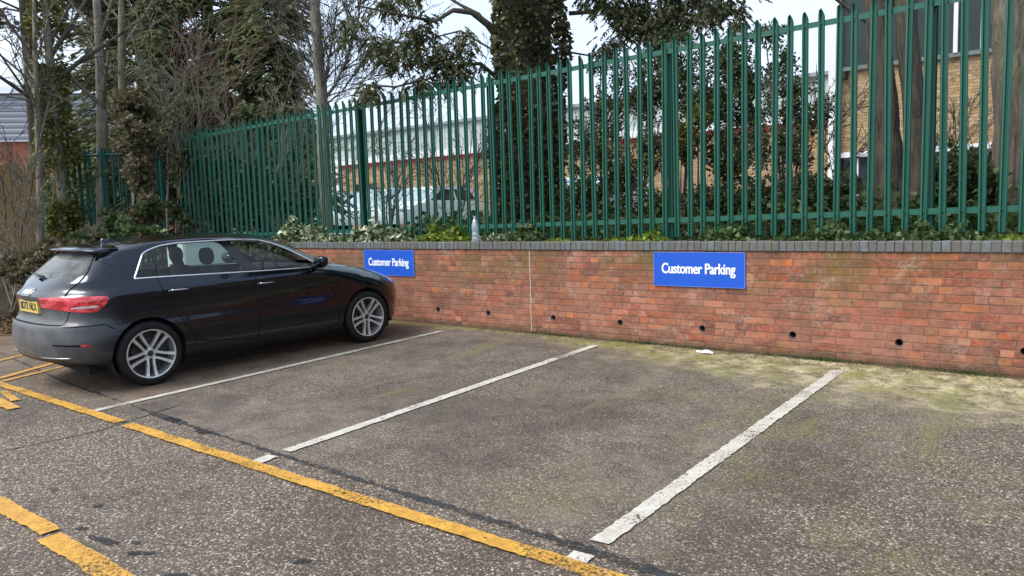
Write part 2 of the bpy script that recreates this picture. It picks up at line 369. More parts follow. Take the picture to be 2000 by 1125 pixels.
# ------------------------------------------------------------------ brick retaining wall
def brick_mat(name, cols, mortar, bw=.225, bh=.075, z0=0.0, weather=True, mw=.010):
    t = NT(name); p = t.pos('World'); X, Y, Z = t.xyz(p)
    zz = t.math('SUBTRACT', Z, z0)
    rw = t.math('DIVIDE', zz, bh); row = t.math('FLOOR', rw); fz = t.math('FRACT', rw)
    wob = t.math('MULTIPLY', t.math('SUBTRACT', t.noise(p, 6, 2), .5), .012)
    offs = t.math('MULTIPLY', t.math('MODULO', row, 2.0), .5)
    jit = t.math('MULTIPLY', t.wnoise(t.comb(row, 7.0, 1.0))[0], .35)
    cu = t.math('ADD', t.math('ADD', t.math('DIVIDE', t.math('ADD', X, t.math('ADD', wob, 50)), bw), offs), jit)
    colid = t.math('FLOOR', cu); fx = t.math('FRACT', cu)
    # some bricks are headers: split the cell in two
    rh = t.wnoise(t.comb(colid, row, 5.0))[0]; hd = t.math('GREATER_THAN', rh, .72)
    half = t.math('MULTIPLY', hd, t.math('GREATER_THAN', fx, .5))
    fx2 = t.math('MULTIPLY', fx, t.math('ADD', 1.0, hd)); fx2 = t.math('FRACT', fx2)
    sc = t.math('DIVIDE', bw, t.math('ADD', 1.0, hd))
    ex = t.math('ADD', .002, t.math('MULTIPLY', t.math('MINIMUM', fx2, t.math('SUBTRACT', 1.0, fx2)), sc))
    ez = t.math('MULTIPLY', t.math('MINIMUM', fz, t.math('SUBTRACT', 1.0, fz)), bh)
    e = t.math('ADD', t.math('MINIMUM', ex, ez), t.math('MULTIPLY', t.math('SUBTRACT', t.noise(p, 45, 4, .7), .5), .012))
    brick = t.step(e, mw * .35, mw * .75)
    rid = t.wnoise(t.comb(t.math('ADD', colid, t.math('MULTIPLY', half, .37)), row, 2.0))
    c = t.ramp(rid[0], cols, 'LINEAR')
    hs = t.n('ShaderNodeHueSaturation'); t.set(hs.inputs['Color'], c); t.set(hs.inputs['Value'], t.math('ADD', .78, t.math('MULTIPLY', t.xyz(rid[1])[1], .42))); t.set(hs.inputs['Saturation'], t.math('ADD', .84, t.math('MULTIPLY', t.xyz(rid[1])[2], .24))); c = hs.outputs[0]
    n1 = t.noise(p, 26, 5, .7); n2 = t.noise(t.mapv(p, (1, 1, 2)), 9, 4, .65)
    c = t.mix(t.math('MULTIPLY', t.step(n1, .40, .70), .55), c, tuple(min(1, q * 1.45 + .03) for q in cols[len(cols) // 2][1]))
    c = t.mix(t.math('MULTIPLY', t.step(n2, .48, .70), .6), c, (.12, .058, .042))
    col = t.mix(brick, t.mix(t.step(n2, .38, .6), mortar, tuple(q * .5 for q in mortar)), c)
    if weather:
        h = t.math('SUBTRACT', 1.0, t.math('DIVIDE', Z, 1.05))
        # olive algae under the coping, in patches
        al = t.math('MULTIPLY', t.step(t.noise(t.comb(X, 0.0, t.math('MULTIPLY', Z, .8)), 1.3, 5, .65), .42, .62), t.step(Z, .40, .95))
        col = t.mix(t.math('MULTIPLY', al, .82), col, t.mix(n1, (.10, .065, .018), (.20, .145, .04)))
        # drips of grime and lime
        dr = t.step(t.noise(t.mapv(p, (5.5, 1, .45)), 2.0, 5, .65), .52, .70)
        col = t.mix(t.math('MULTIPLY', dr, .32), col, (.10, .075, .055))
        lime = t.math('MULTIPLY', t.step(t.noise(t.mapv(p, (1, 1, 1.4)), 2.4, 7, .75), .50, .68), t.step(t.noise(p, 30, 4), .36, .58))
        col = t.mix(t.math('MULTIPLY', lime, .62), col, (.48, .37, .28))
        # pinkish dusty lower courses
        pk = t.step(t.noise(t.mapv(p, (1, 1, 1.5)), 1.5, 5, .7), .42, .60)
        col = t.mix(t.math('MULTIPLY', t.math('MULTIPLY', pk, t.step(Z, .95, .25)), .55), col, t.mix(n1, (.26, .105, .066), (.39, .20, .125)))
        dk = t.step(t.noise(t.mapv(p, (1, 1, 1.8)), 2.3, 6, .72), .46, .62)
        col = t.mix(t.math('MULTIPLY', dk, .42), col, (.105, .060, .040))
        # damp dark foot
        ft = t.math('ADD', t.math('SUBTRACT', Z, -.01), t.math('MULTIPLY', t.math('SUBTRACT', t.noise(p, 7, 4), .5), .16))
        col = t.mix(t.math('MULTIPLY', t.step(ft, .12, .0), .8), col, (.055, .047, .02))
    hgt = t.math('ADD', t.math('MULTIPLY', brick, 1.0), t.math('MULTIPLY', n1, .45))
    return t.fin(col, .88, t.bump(hgt, .7, .009))
BR = [(0.0, (.085, .042, .034)), (.13, (.19, .066, .040)), (.32, (.29, .078, .042)), (.5, (.245, .082, .052)), (.66, (.36, .105, .042)), (.8, (.30, .115, .078)), (.9, (.47, .155, .060)), (1, (.24, .13, .06))]
M_brick = brick_mat('weathered_red_brick', BR, (.27, .135, .085), z0=-.005)
WX0, WX1 = -15.2, 9.0
wall = thing('brick_wall', 'long low weathered red brick retaining wall with a blue-grey coping below the green fence', 'wall', (0, 0, 0))
mb = MB(); mb.box((WX0, 0, -.35), (WX1, .20, 1.048))
me = mb.mesh('brick_face', M_brick)
wo_ = link('brick_face', me, wall)
HX = [-7.40 + .972 * i + d for i, d in zip(range(-7, 11), [0, .02, -.02, .03, 0, 0, 0, 0, -.07, 0, -.03, .01, .0, .0, 0, 0, .02, 0])]
HZ = .215; HR = .036
cb = MB()
for hx in HX:
    if hx > WX0 + .3 and hx < WX1: cb.lathe([(.0001, -.1), (HR, -.1), (HR, .17), (.0001, .17)], 20, 'y', (hx, 0, HZ))
cut = link('cutter', cb.mesh('cutter', M_brick))
md = wo_.modifiers.new('b', 'BOOLEAN'); md.object = cut; md.operation = 'DIFFERENCE'; md.solver = 'EXACT'
dg = bpy.context.evaluated_depsgraph_get(); dg.update()
nm = bpy.data.meshes.new_from_object(wo_.evaluated_get(dg)); wo_.modifiers.clear(); wo_.data = nm; nm.name = 'brick_face'
bpy.data.objects.remove(cut)
M_pipe = simple('grey_drain_plastic', (.035, .033, .03), .6, .3)
for hx in HX:
    if hx > WX0 + .3 and hx < WX1:
        mb = MB(); mb.lathe([(HR - .001, .165), (HR - .001, -.002), (HR - .005, -.003), (HR - .005, .16)], 20, 'y', (hx, 0, HZ))
        mb.build('weep_pipe', M_pipe, wall, True)
def coping_mat():
    t = NT('blue_grey_engineering_brick'); p = t.pos('World'); r_ = t.island()
    c = t.ramp(r_, [(0, (.115, .108, .102)), (.22, (.135, .128, .122)), (.42, (.122, .130, .138)), (.6, (.140, .156, .172)), (.74, (.125, .124, .120)), (.9, (.155, .175, .195)), (1, (.14, .13, .12))], 'CONSTANT')
    n1 = t.noise(p, 30, 5, .7)
    c = t.mix(t.math('MULTIPLY', t.step(n1, .4, .7), .5), c, (.075, .072, .066))
    c = t.mix(t.math('MULTIPLY', t.step(t.noise(p, 2.6, 6, .7), .44, .62), .6), c, (.115, .118, .082))
    c = t.mix(t.math('MULTIPLY', t.step(t.noise(p, 9, 5, .7), .5, .66), .5), c, (.07, .066, .06))
    return t.fin(c, .62, t.bump(n1, .5, .005))
M_cop = coping_mat()
mb = MB(); r = random.Random(11); x = WX0
while x < WX1:
    wd = .0685 + r.uniform(-.002, .002); j = r.uniform(-.004, .004); k = r.uniform(-.003, .003)
    y0, y1, z0, z1 = -.018 + j, .212 + j, 1.051, 1.148 + k; c = .008
    prof = [(y0 + c * .4, z0), (y1, z0), (y1, z1), (y0 + c, z1), (y0 + c * .3, z1 - c * .3), (y0, z1 - c), (y0, z0 + c * .4)]
    e = .003
    cy_, cz_ = (y0 + y1) / 2, (z0 + z1) / 2
    sh = [(cy_ + (a - cy_) * .985, cz_ + (b - cz_) * .96) for a, b in prof]
    mb.quad_strip([[(x, a, b) for a, b in sh], [(x + e, a, b) for a, b in prof], [(x + wd - e, a, b) for a, b in prof], [(x + wd, a, b) for a, b in sh]])
    x += .0755
mb.build('coping', M_cop, wall)
M_mort = simple('coping_mortar', (.17, .158, .142), .9, .3, 30)
mb = MB(); mb.box((WX0, -.006, 1.05), (WX1, .205, 1.140)); mb.build('mortar_bed', M_mort, wall)
mb = MB(); xj = float(atY(1036, 560, 0)[0])
pp = [(xj + r.uniform(-.003, .003), -.001, .02 + i * .05) for i in range(22)]
for i in range(21): mb.quad_strip([[(pp[i][0] - .006, .01, pp[i][2]), (pp[i][0] + .006, .01, pp[i][2]), (pp[i][0] + .006, -.003, pp[i][2]), (pp[i][0] - .006, -.003, pp[i][2])], [(pp[i + 1][0] - .006, .01, pp[i + 1][2]), (pp[i + 1][0] + .006, .01, pp[i + 1][2]), (pp[i + 1][0] + .006, -.003, pp[i + 1][2]), (pp[i + 1][0] - .006, -.003, pp[i + 1][2])]])
mb.build('movement_joint', simple('pale_sealant', (.45, .37, .30), .8, .25, 20), wall)

# ------------------------------------------------------------------ signs
M_blue = simple('blue_sign_panel', (.008, .088, .52), .35, .06, 3)
M_edge = simple('pale_panel_edge', (.14, .25, .66), .4)
M_wtxt = simple('white_lettering', (.82, .83, .85), .4, .03)
def text_mesh(body, size, mat, depth=.0008, offset=0.0, sx=1.0, spacing=1.0):
    cu = bpy.data.curves.new('txt', 'FONT'); cu.body = body; cu.size = size; cu.extrude = depth; cu.offset = offset
    cu.align_x = 'CENTER'; cu.align_y = 'CENTER'; cu.space_character = spacing
    to = bpy.data.objects.new('txt', cu); COL.objects.link(to); bpy.context.view_layer.update()
    d = bpy.context.evaluated_depsgraph_get(); me = bpy.data.meshes.new_from_object(to.evaluated_get(d))
    bpy.data.objects.remove(to); me.materials.clear(); me.materials.append(mat)
    for v in me.vertices: v.co.x *= sx
    return me
def sign(x0, label):
    W_, H_ = 1.036, .364
    t = thing('parking_sign', label, 'sign', (x0 + W_ / 2, -.002, .848), 'blue customer parking signs on the brick wall')
    mb = MB(); mb.cbox((-W_ / 2, -.014, -H_ / 2), (W_ / 2, 0, H_ / 2), .002); mb.build('panel', M_blue, t)
    mb = MB()
    for a, b in (((-W_ / 2 - .003, -.015, H_ / 2 - .001), (W_ / 2 + .003, .0, H_ / 2 + .004)), ((-W_ / 2 - .003, -.015, -H_ / 2 - .004), (W_ / 2 + .003, .0, -H_ / 2 + .001)),
                 ((-W_ / 2 - .004, -.0155, -H_ / 2), (-W_ / 2 + .001, .0, H_ / 2)), ((W_ / 2 - .001, -.0155, -H_ / 2), (W_ / 2 + .004, .0, H_ / 2))): mb.box(a, b)
    mb.build('edge_trim', M_edge, t)
    m = text_mesh('Customer Parking', .158, M_wtxt, .0008, .0020, .80, .97)
    bmt = bmesh.new(); bmt.from_mesh(m)
    for dx_, dz_ in ((-.0026, .0002), (.0026, .0004), (-.0014, .0006)):
        m2 = m.copy(); m2.transform(Matrix.Translation((dx_, 0, dz_))); bmt.from_mesh(m2); bpy.data.meshes.remove(m2)
    bmt.to_mesh(m); bmt.free()
    xsv = [v.co.x for v in m.vertices]; k = .845 / (max(xsv) - min(xsv)); cx_ = (max(xsv) + min(xsv)) / 2
    for v in m.vertices: v.co.x = (v.co.x - cx_) * k
    o = link('lettering', m, t); o.rotation_euler = (rad(90), 0, 0); o.location = (0, -.0155, .004)
    return t
sign(-8.862, 'blue Customer Parking sign partly hidden behind the bonnet of the dark car')
sign(-4.061, 'blue Customer Parking sign in full view on the wall above the empty bay')

# ------------------------------------------------------------------ palisade fence
def green_mat(name, a, b, c):
    t = NT(name); p = t.pos('World'); n1 = t.noise(p, 3, 4); n2 = t.noise(p, 40, 4, .7)
    col = t.mix(n1, a, b); col = t.mix(t.math('MULTIPLY', t.step(n2, .55, .75), .35), col, c)
    return t.fin(col, t.math('ADD', .34, t.math('MULTIPLY', n2, .25)), t.bump(n2, .12, .002))
M_grn = green_mat('green_powder_coat', (.0062, .078, .050), (.012, .110, .071), (.045, .13, .09))
M_grn2 = green_mat('dull_green_coat', (.009, .085, .066), (.018, .12, .092), (.04, .11, .09))
def ftop(x): return 3.27 + .0125 * (x + 14.8)
def pale_mesh(h, mat):
    """W-section pale with a pointed, slightly splayed head; base at z=0, front towards -y"""
    sec = [(-.0325, .015), (-.026, -.003), (-.013, -.006), (-.0055, .014), (.0055, .014), (.013, -.006), (.026, -.003), (.0325, .015)]
    th = .0035; mb = MB(); n = len(sec); tops = [-.075, -.03, -.012, -.05, -.05, -.012, -.03, -.075]
    tops = [-.040, -.022, -.018, -.003, 0, -.018, -.022, -.040]
    def ring(z, k, splay=0, sp=1.0):
        f = [(x * sp, y - splay, z + k * tops[i]) for i, (x, y) in enumerate(sec)]
        b = [(x * sp, y + th - splay, z + k * tops[i]) for i, (x, y) in reversed(list(enumerate(sec)))]
        return f + b
    mb.quad_strip([ring(0, 0), ring(h - .16, 0), ring(h - .075, .2, .003, 1.0), ring(h - .03, .7, .010, .86), ring(h, 1.0, .020, .62)])
    return mb.mesh('pale', mat)
FY = .36
fence = thing('palisade_fence', 'tall green steel palisade fence of pointed pales standing along the top of the brick wall', 'fence', (0, 0, 0))
pm = pale_mesh(2.23, M_grn)
PX0, PITCH = -.826, .1568
r = random.Random(5); rest = []
k = 0
for i in range(-14, 90):
    x = PX0 - i * PITCH
    zt = ftop(x)
    dx, dz, tl = r.uniform(-.004, .004), r.uniform(-.016, .016), r.uniform(-.009, .009)
    if i >= -4:
        if i < 92 - 4:
            o = link('pale', pm, fence); o.location = (x + dx, FY, zt - 2.23 + dz); o.rotation_euler = (r.uniform(-.004, .004), tl, r.uniform(-.08, .08))
    else: rest.append((x, zt))
rm = bpy.data.meshes.new('pale_row'); vv = []; ff = []
for x, zt in rest:
    b = len(vv)
    vv += [(v.co.x + x, v.co.y + FY, v.co.z + zt - 2.23) for v in pm.vertices]; ff += [tuple(q + b for q in pl.vertices) for pl in pm.polygons]
rm.from_pydata(vv, [], ff); rm.materials.append(M_grn); o = link('pale_row', rm, fence); o['kind'] = 'stuff'
posts = [-4.073 + 2.655 * k for k in range(-4, 5)]
posts[0] = -14.72
for a, b in zip(posts[:-1], posts[1:]):
    for off, nm_ in ((-.145, 'top'), (-2.03, 'bottom')):
        mb = MB()
        za, zb = ftop(a) + off, ftop(b) + off; y0 = FY + .014
        # angle section: vertical leg behind the pales and a flat leg to the rear
        mb.quad_strip([[(a, y0, za - .028), (a, y0 + .006, za - .028), (a, y0 + .006, za + .022), (a, y0 + .05, za + .022), (a, y0 + .05, za + .028), (a, y0, za + .028)],
                       [(b, y0, zb - .028), (b, y0 + .006, zb - .028), (b, y0 + .006, zb + .022), (b, y0 + .05, zb + .022), (b, y0 + .05, zb + .028), (b, y0, zb + .028)]])
        mb.build('rail', M_grn, fence)
mpost = {}
for x in posts:
    mb = MB(); y0 = FY + .066; h = 2.30; z0 = .85
    zt = ftop(x) - .04
    for lo, hi in (((-.028, y0, z0), (.028, y0 + .007, zt)), ((-.028, y0 + .093, z0), (.028, y0 + .10, zt)), ((-.003, y0 + .007, z0), (.003, y0 + .093, zt))): mb.box((lo[0] + x, lo[1], lo[2]), (hi[0] + x, hi[1], hi[2]))
    for zb in (ftop(x) - .145, ftop(x) - 2.03): mb.box((x - .05, y0 - .012, zb - .03), (x + .05, y0 - .001, zb + .018))
    mb.build('post', M_grn, fence)
mb = MB()
for i in range(0, 88):
    x = PX0 - i * PITCH
    for off in (-.150, -2.035): mb.lathe([(.0001, -.012), (.006, -.011), (.009, -.004), (.009, .012)], 6, 'y', (x, FY + .006, ftop(x) + off))
o = mb.build('bolts', M_grn, fence); o['kind'] = 'stuff'

# side fence returning along the left boundary
sf = thing('palisade_fence', 'darker green palisade fence at the left boundary overgrown with brown ivy', 'fence', (0, 0, 0))
A = atD(322, 440, 17.3); B = atD(92, 440, 18.2); A[2] = B[2] = 0
npl = int(np.linalg.norm((B - A)[:2]) / .118); ang = math.atan2((B - A)[1], (B - A)[0])
pm2 = pale_mesh(2.55, M_grn2)
for i in range(npl):
    q = A + (B - A) * i / npl
    o = link('pale', pm2, sf); o.location = (q[0], q[1], .52 + r.uniform(-.02, .02)); o.rotation_euler = (0, r.uniform(-.02, .02), ang)
for zz in (.85, 2.92):
    mb = MB(); mb.tube([(A[0], A[1], zz), (B[0], B[1], zz)], .03, 4); mb.build('rail', M_grn2, sf)
for s in (0, .5, 1):
    q = A + (B - A) * s; mb = MB(); mb.box((q[0] - .05, q[1] - .03, .1), (q[0] + .05, q[1] + .03, 3.05)); mb.build('post', M_grn2, sf)
# timber fence further left
def wood_mat():
    t = NT('weathered_timber'); p = t.pos(); f = t.noise(t.mapv(p, (1, 1, .1)), 30, 5, .65); r_ = t.island()
    col = t.mix(f, t.ramp(r_, [(0, (.07, .045, .022)), (1, (.16, .095, .035))]), (.22, .14, .06))
    return t.fin(col, .85, t.bump(f, .5, .01))
M_wood = wood_mat()
wf = thing('timber_fence', 'brown close-boarded timber fence at the far left behind bare stems', 'fence', (0, 0, 0))
A2 = atD(100, 440, 18.6); B2 = atD(-160, 440, 19.6); mb = MB(); npl = int(np.linalg.norm((B2 - A2)[:2]) / .13)
dv = (B2 - A2) / npl
for i in range(npl):
    q = A2 + dv * i; e = q + dv * .93; h = 2.78 + r.uniform(-.02, .02); nx, ny = -dv[1] / np.linalg.norm(dv[:2]) * .02, dv[0] / np.linalg.norm(dv[:2]) * .02
    mb.quad_strip([[(q[0], q[1], .2), (e[0], e[1], .2), (e[0] + nx, e[1] + ny, .2), (q[0] + nx, q[1] + ny, .2)], [(q[0], q[1], h), (e[0], e[1], h), (e[0] + nx, e[1] + ny, h), (q[0] + nx, q[1] + ny, h)]])
mb.build('boards', M_wood, wf)
for zz in (.6, 1.6, 2.5):
    mb = MB(); mb.tube([(A2[0], A2[1] + .05, zz), (B2[0], B2[1] + .05, zz)], .04, 4); mb.build('rail', M_wood, wf)
# ------------------------------------------------------------------ the parked hatchback
def pchip(xs, ys, x):
    xs = np.asarray(xs, float); ys = np.asarray(ys, float); x = np.clip(np.asarray(x, float), xs[0], xs[-1])
    h = np.diff(xs); d = np.diff(ys) / h; m = np.zeros_like(ys)
    for i in range(1, len(xs) - 1):
        if d[i - 1] * d[i] > 0:
            w1 = 2 * h[i] + h[i - 1]; w2 = h[i] + 2 * h[i - 1]; m[i] = (w1 + w2) / (w1 / d[i - 1] + w2 / d[i])
    m[0] = d[0]; m[-1] = d[-1]
    k = np.clip(np.searchsorted(xs, x) - 1, 0, len(xs) - 2); t = (x - xs[k]) / h[k]
    return (ys[k] * (2 * t**3 - 3 * t**2 + 1) + m[k] * h[k] * (t**3 - 2 * t**2 + t) + ys[k + 1] * (-2 * t**3 + 3 * t**2) + m[k + 1] * h[k] * (t**3 - t**2))
# z, xr, xf, w, lr, nr, lf, nf
LV = np.array([
 (.170, .520, 4.20, .760, .40, 2.6, .70, 2.4),
 (.215, .380, 4.27, .815, .42, 2.6, .72, 2.4),
 (.260, .230, 4.295, .850, .46, 2.6, .74, 2.4),
 (.300, .080, 4.308, .864, .52, 2.6, .75, 2.3),
 (.330, .030, 4.318, .874, .55, 2.6, .76, 2.3),
 (.420, .006, 4.335, .894, .55, 2.6, .78, 2.3),
 (.500, .000, 4.343, .903, .55, 2.7, .80, 2.3),
 (.580, .004, 4.340, .899, .55, 2.7, .82, 2.3),
 (.635, .012, 4.330, .893, .54, 2.7, .84, 2.3),
 (.662, .022, 4.320, .891, .54, 2.7, .86, 2.3),
 (.685, .066, 4.305, .890, .52, 2.8, .88, 2.3),
 (.720, .086, 4.270, .890, .52, 2.8, .92, 2.2),
 (.780, .092, 4.150, .892, .52, 2.8, .98, 2.2),
 (.830, .086, 4.030, .897, .52, 2.7, 1.02, 2.1),
 (.870, .076, 3.920, .903, .52, 2.6, 1.05, 2.1),
 (.900, .064, 3.820, .9065, .54, 2.5, 1.06, 2.1),
 (.925, .060, 3.720, .907, .56, 2.4, 1.05, 2.1),
 (.942, .072, 3.640, .901, .58, 2.4, 1.03, 2.1),
 (.965, .098, 3.520, .884, .58, 2.4, .98, 2.1),
 (.990, .125, 3.360, .864, .56, 2.5, .85, 2.2),
 (1.010, .146, 3.220, .848, .52, 2.6, .70, 2.4),
 (1.035, .172, 3.165, .829, .48, 2.8, .62, 2.5),
 (1.060, .200, 3.125, .812, .44, 3.0, .60, 2.5),
 (1.120, .262, 3.020, .774, .42, 3.1, .60, 2.5),
 (1.200, .350, 2.870, .723, .42, 3.1, .60, 2.5),
 (1.280, .446, 2.705, .668, .42, 3.1, .62, 2.5),
 (1.330, .520, 2.590, .628, .44, 3.0, .66, 2.4),
 (1.345, .560, 2.550, .614, .48, 2.8, .70, 2.3),
 (1.362, .620, 2.490, .598, .50, 2.8, .74, 2.3),
 (1.380, .700, 2.420, .578, .52, 2.8, .80, 2.3),
 (1.394, .790, 2.340, .553, .55, 2.6, .80, 2.2),
 (1.404, .870, 2.270, .518, .58, 2.4, .80, 2.2),
 (1.414, .970, 2.200, .460, .60, 2.2, .75, 2.1),
 (1.426, 1.130, 2.080, .350, .50, 2.0, .60, 2.0),
 (1.435, 1.320, 1.950, .220, .40, 2.0, .40, 2.0),
 (1.440, 1.560, 1.760, .010, .10, 2.0, .10, 2.0)])
def lev(z): return [float(pchip(LV[:, 0], LV[:, k], z)) for k in range(1, 8)]
def taper(x, z):
    g = np.clip((z - .98) / .25, 0, 1); a = .030 + .055 * g
    return 1 - a * np.clip(np.abs(x - 2.05) / 1.9, 0, 1.2) ** 2.2
def contour(z, n=(46, 74, 46)):
    xr, xf, W, lr, nr, lf, nf = lev(z); L = xf - xr
    if lr + lf > .96 * L: k = .96 * L / (lr + lf); lr *= k; lf *= k
    th = np.linspace(0, math.pi / 2, n[0], endpoint=False)
    x1 = xr + lr * (1 - np.cos(th) ** (2 / nr)); y1 = W * np.sin(th) ** (2 / nr)
    x2 = np.linspace(xr + lr, xf - lf, n[1], endpoint=False); y2 = np.full(n[1], W)
    th = np.linspace(math.pi / 2, 0, n[2])
    x3 = xf - lf * (1 - np.cos(th) ** (2 / nf)); y3 = W * np.sin(th) ** (2 / nf)
    x = np.concatenate([x1, x2, x3]); y = np.concatenate([y1, y2, y3])
    return x, y * taper(x, z)
def ysurf(x, z):
    xr, xf, W, lr, nr, lf, nf = lev(z); L = xf - xr
    if lr + lf > .96 * L: k = .96 * L / (lr + lf); lr *= k; lf *= k
    if x < xr + lr: c = min(1, max(0, (xr + lr - x) / lr)); y = W * (1 - c ** nr) ** (1 / nr)
    elif x > xf - lf: c = min(1, max(0, (x - xf + lf) / lf)); y = W * (1 - c ** nf) ** (1 / nf)
    else: y = W
    return float(y * taper(x, z))
def xrear(y, z):
    xr, xf, W, lr, nr, lf, nf = lev(z); W = W * float(taper(xr + lr * .2, z)); c = min(1, abs(y) / W)
    return xr + lr * (1 - (1 - c ** nr) ** (1 / nr))
zl = np.concatenate([np.linspace(.17, .66, 24, endpoint=False), np.linspace(.66, .70, 6, endpoint=False), np.linspace(.70, 1.0, 28, endpoint=False), np.linspace(1.0, 1.34, 26, endpoint=False), 1.44 - (1.44 - 1.34) * np.linspace(1, 0, 34) ** 1.5])
bm = bmesh.new(); rows = []
NX = bm.verts.layers.float_vector.new('nrm')
for z in zl:
    x, y = contour(z); row = []
    for a, b in zip(x, y): row.append((a, b, z))
    rows.append(row)
rows = np.array(rows); nz_, nc = rows.shape[:2]
idx = {}
def vert(i, j, s):
    key = (i, j, s if 0 < j < nc - 1 else 0)
    if key not in idx:
        a, b, z = rows[i, j]
        if j in (0, nc - 1): b = 0
        idx[key] = bm.verts.new((a, s * b, z))
    return idx[key]
for s in (1, -1):
    for i in range(nz_ - 1):
        for j in range(nc - 1):
            q = [vert(i, j, s), vert(i, j + 1, s), vert(i + 1, j + 1, s), vert(i + 1, j, s)]
            if s > 0: q.reverse()
            try: bm.faces.new(q)
            except ValueError: pass
bmesh.ops.remove_doubles(bm, verts=bm.verts, dist=1e-5)
bmesh.ops.recalc_face_normals(bm, faces=bm.faces)
bm.normal_update()
for v in bm.verts: v[NX] = v.normal
G = bm.faces.layers.int.new('grp')
GRP = {}
def gid(n): return GRP.setdefault(n, len(GRP) + 1)
def cut_poly(poly, name, axis='y', side=None, filt=None, over=None):
    """cut the shell along a convex polygon seen along an axis (poly in (x,z) for 'y', (y,z) for 'x') and put what lies inside in a group"""
    P = [Vector(q) for q in poly]; A2 = sum(P[i].x * P[(i + 1) % len(P)].y - P[(i + 1) % len(P)].x * P[i].y for i in range(len(P)))
    if A2 < 0: P.reverse()
    x0, x1 = min(q.x for q in P) - .06, max(q.x for q in P) + .06; z0, z1 = min(q.y for q in P) - .06, max(q.y for q in P) + .06
    ax = 0 if axis == 'y' else 1
    fs = []
    for f in bm.faces:
        c = f.calc_center_median()
        if not (x0 < c[ax] < x1 and z0 < c.z < z1): continue
        if filt and not filt(c, f): continue
        fs.append(f)
    geom = set(fs)
    for f in fs: geom.update(f.edges); geom.update(f.verts)
    geom = list(geom)
    for i in range(len(P)):
        a, b = P[i], P[(i + 1) % len(P)]; d = b - a; nn = Vector((d.y, -d.x)).normalized()     # outward
        no = Vector((nn.x, 0, nn.y)) if axis == 'y' else Vector((0, nn.x, nn.y)); co = Vector((a.x, 0, a.y)) if axis == 'y' else Vector((0, a.x, a.y))
        rt = bmesh.ops.bisect_plane(bm, geom=geom, dist=1e-5, plane_co=co, plane_no=no)
        g = set(e for e in rt['geom'] if e.is_valid) | set(e for e in geom if e.is_valid); geom = list(g)
    out = []
    for f in geom:
        if isinstance(f, bmesh.types.BMFace) and f.is_valid:
            c = f.calc_center_median(); q = Vector((c[ax], c.z))
            if all((P[(i + 1) % len(P)] - P[i]).x * (q - P[i]).y - (P[(i + 1) % len(P)] - P[i]).y * (q - P[i]).x >= -1e-7 for i in range(len(P))):
                if over is None or f[G] in over: f[G] = gid(name); out.append(f)
    return out
def side_f(s, ymin=.30): return lambda c, f: c.y * s > ymin and abs(f.normal.y) > .25
DLO_Q = [(.790, 1.062), (1.000, 1.057), (1.012, 1.300), (.972, 1.288), (.93, 1.262)]
DLO_R = [(1.035, 1.056), (1.905, 1.026), (1.740, 1.346), (1.30, 1.347), (1.130, 1.332), (1.047, 1.311)]
DLO_F = [(2.055, 1.021), (2.700, 1.003), (2.745, 1.030), (2.700, 1.095), (2.560, 1.190), (2.400, 1.271), (2.250, 1.318), (2.080, 1.338), (1.860, 1.346)]
DLO_B = [(1.915, 1.026), (2.045, 1.0215), (1.850, 1.346), (1.750, 1.346)]
DLO_QP = [(1.004, 1.057), (1.031, 1.056), (1.043, 1.310), (1.016, 1.301)]
DLO_M = [(2.705, 1.003), (2.860, 1.000), (2.855, 1.012), (2.750, 1.031)]
WR, WFr = .830, 3.466; WZ = .316; AR = .352
def gap(pts, wd, name, s):
    for a, b in zip(pts[:-1], pts[1:]):
        a, b = Vector(a), Vector(b); d = (b - a).normalized(); n = Vector((-d.y, d.x)) * wd / 2
        cut_poly([a + n, b + n, b - n, a - n], name, 'y', None, side_f(s), over=(0,))
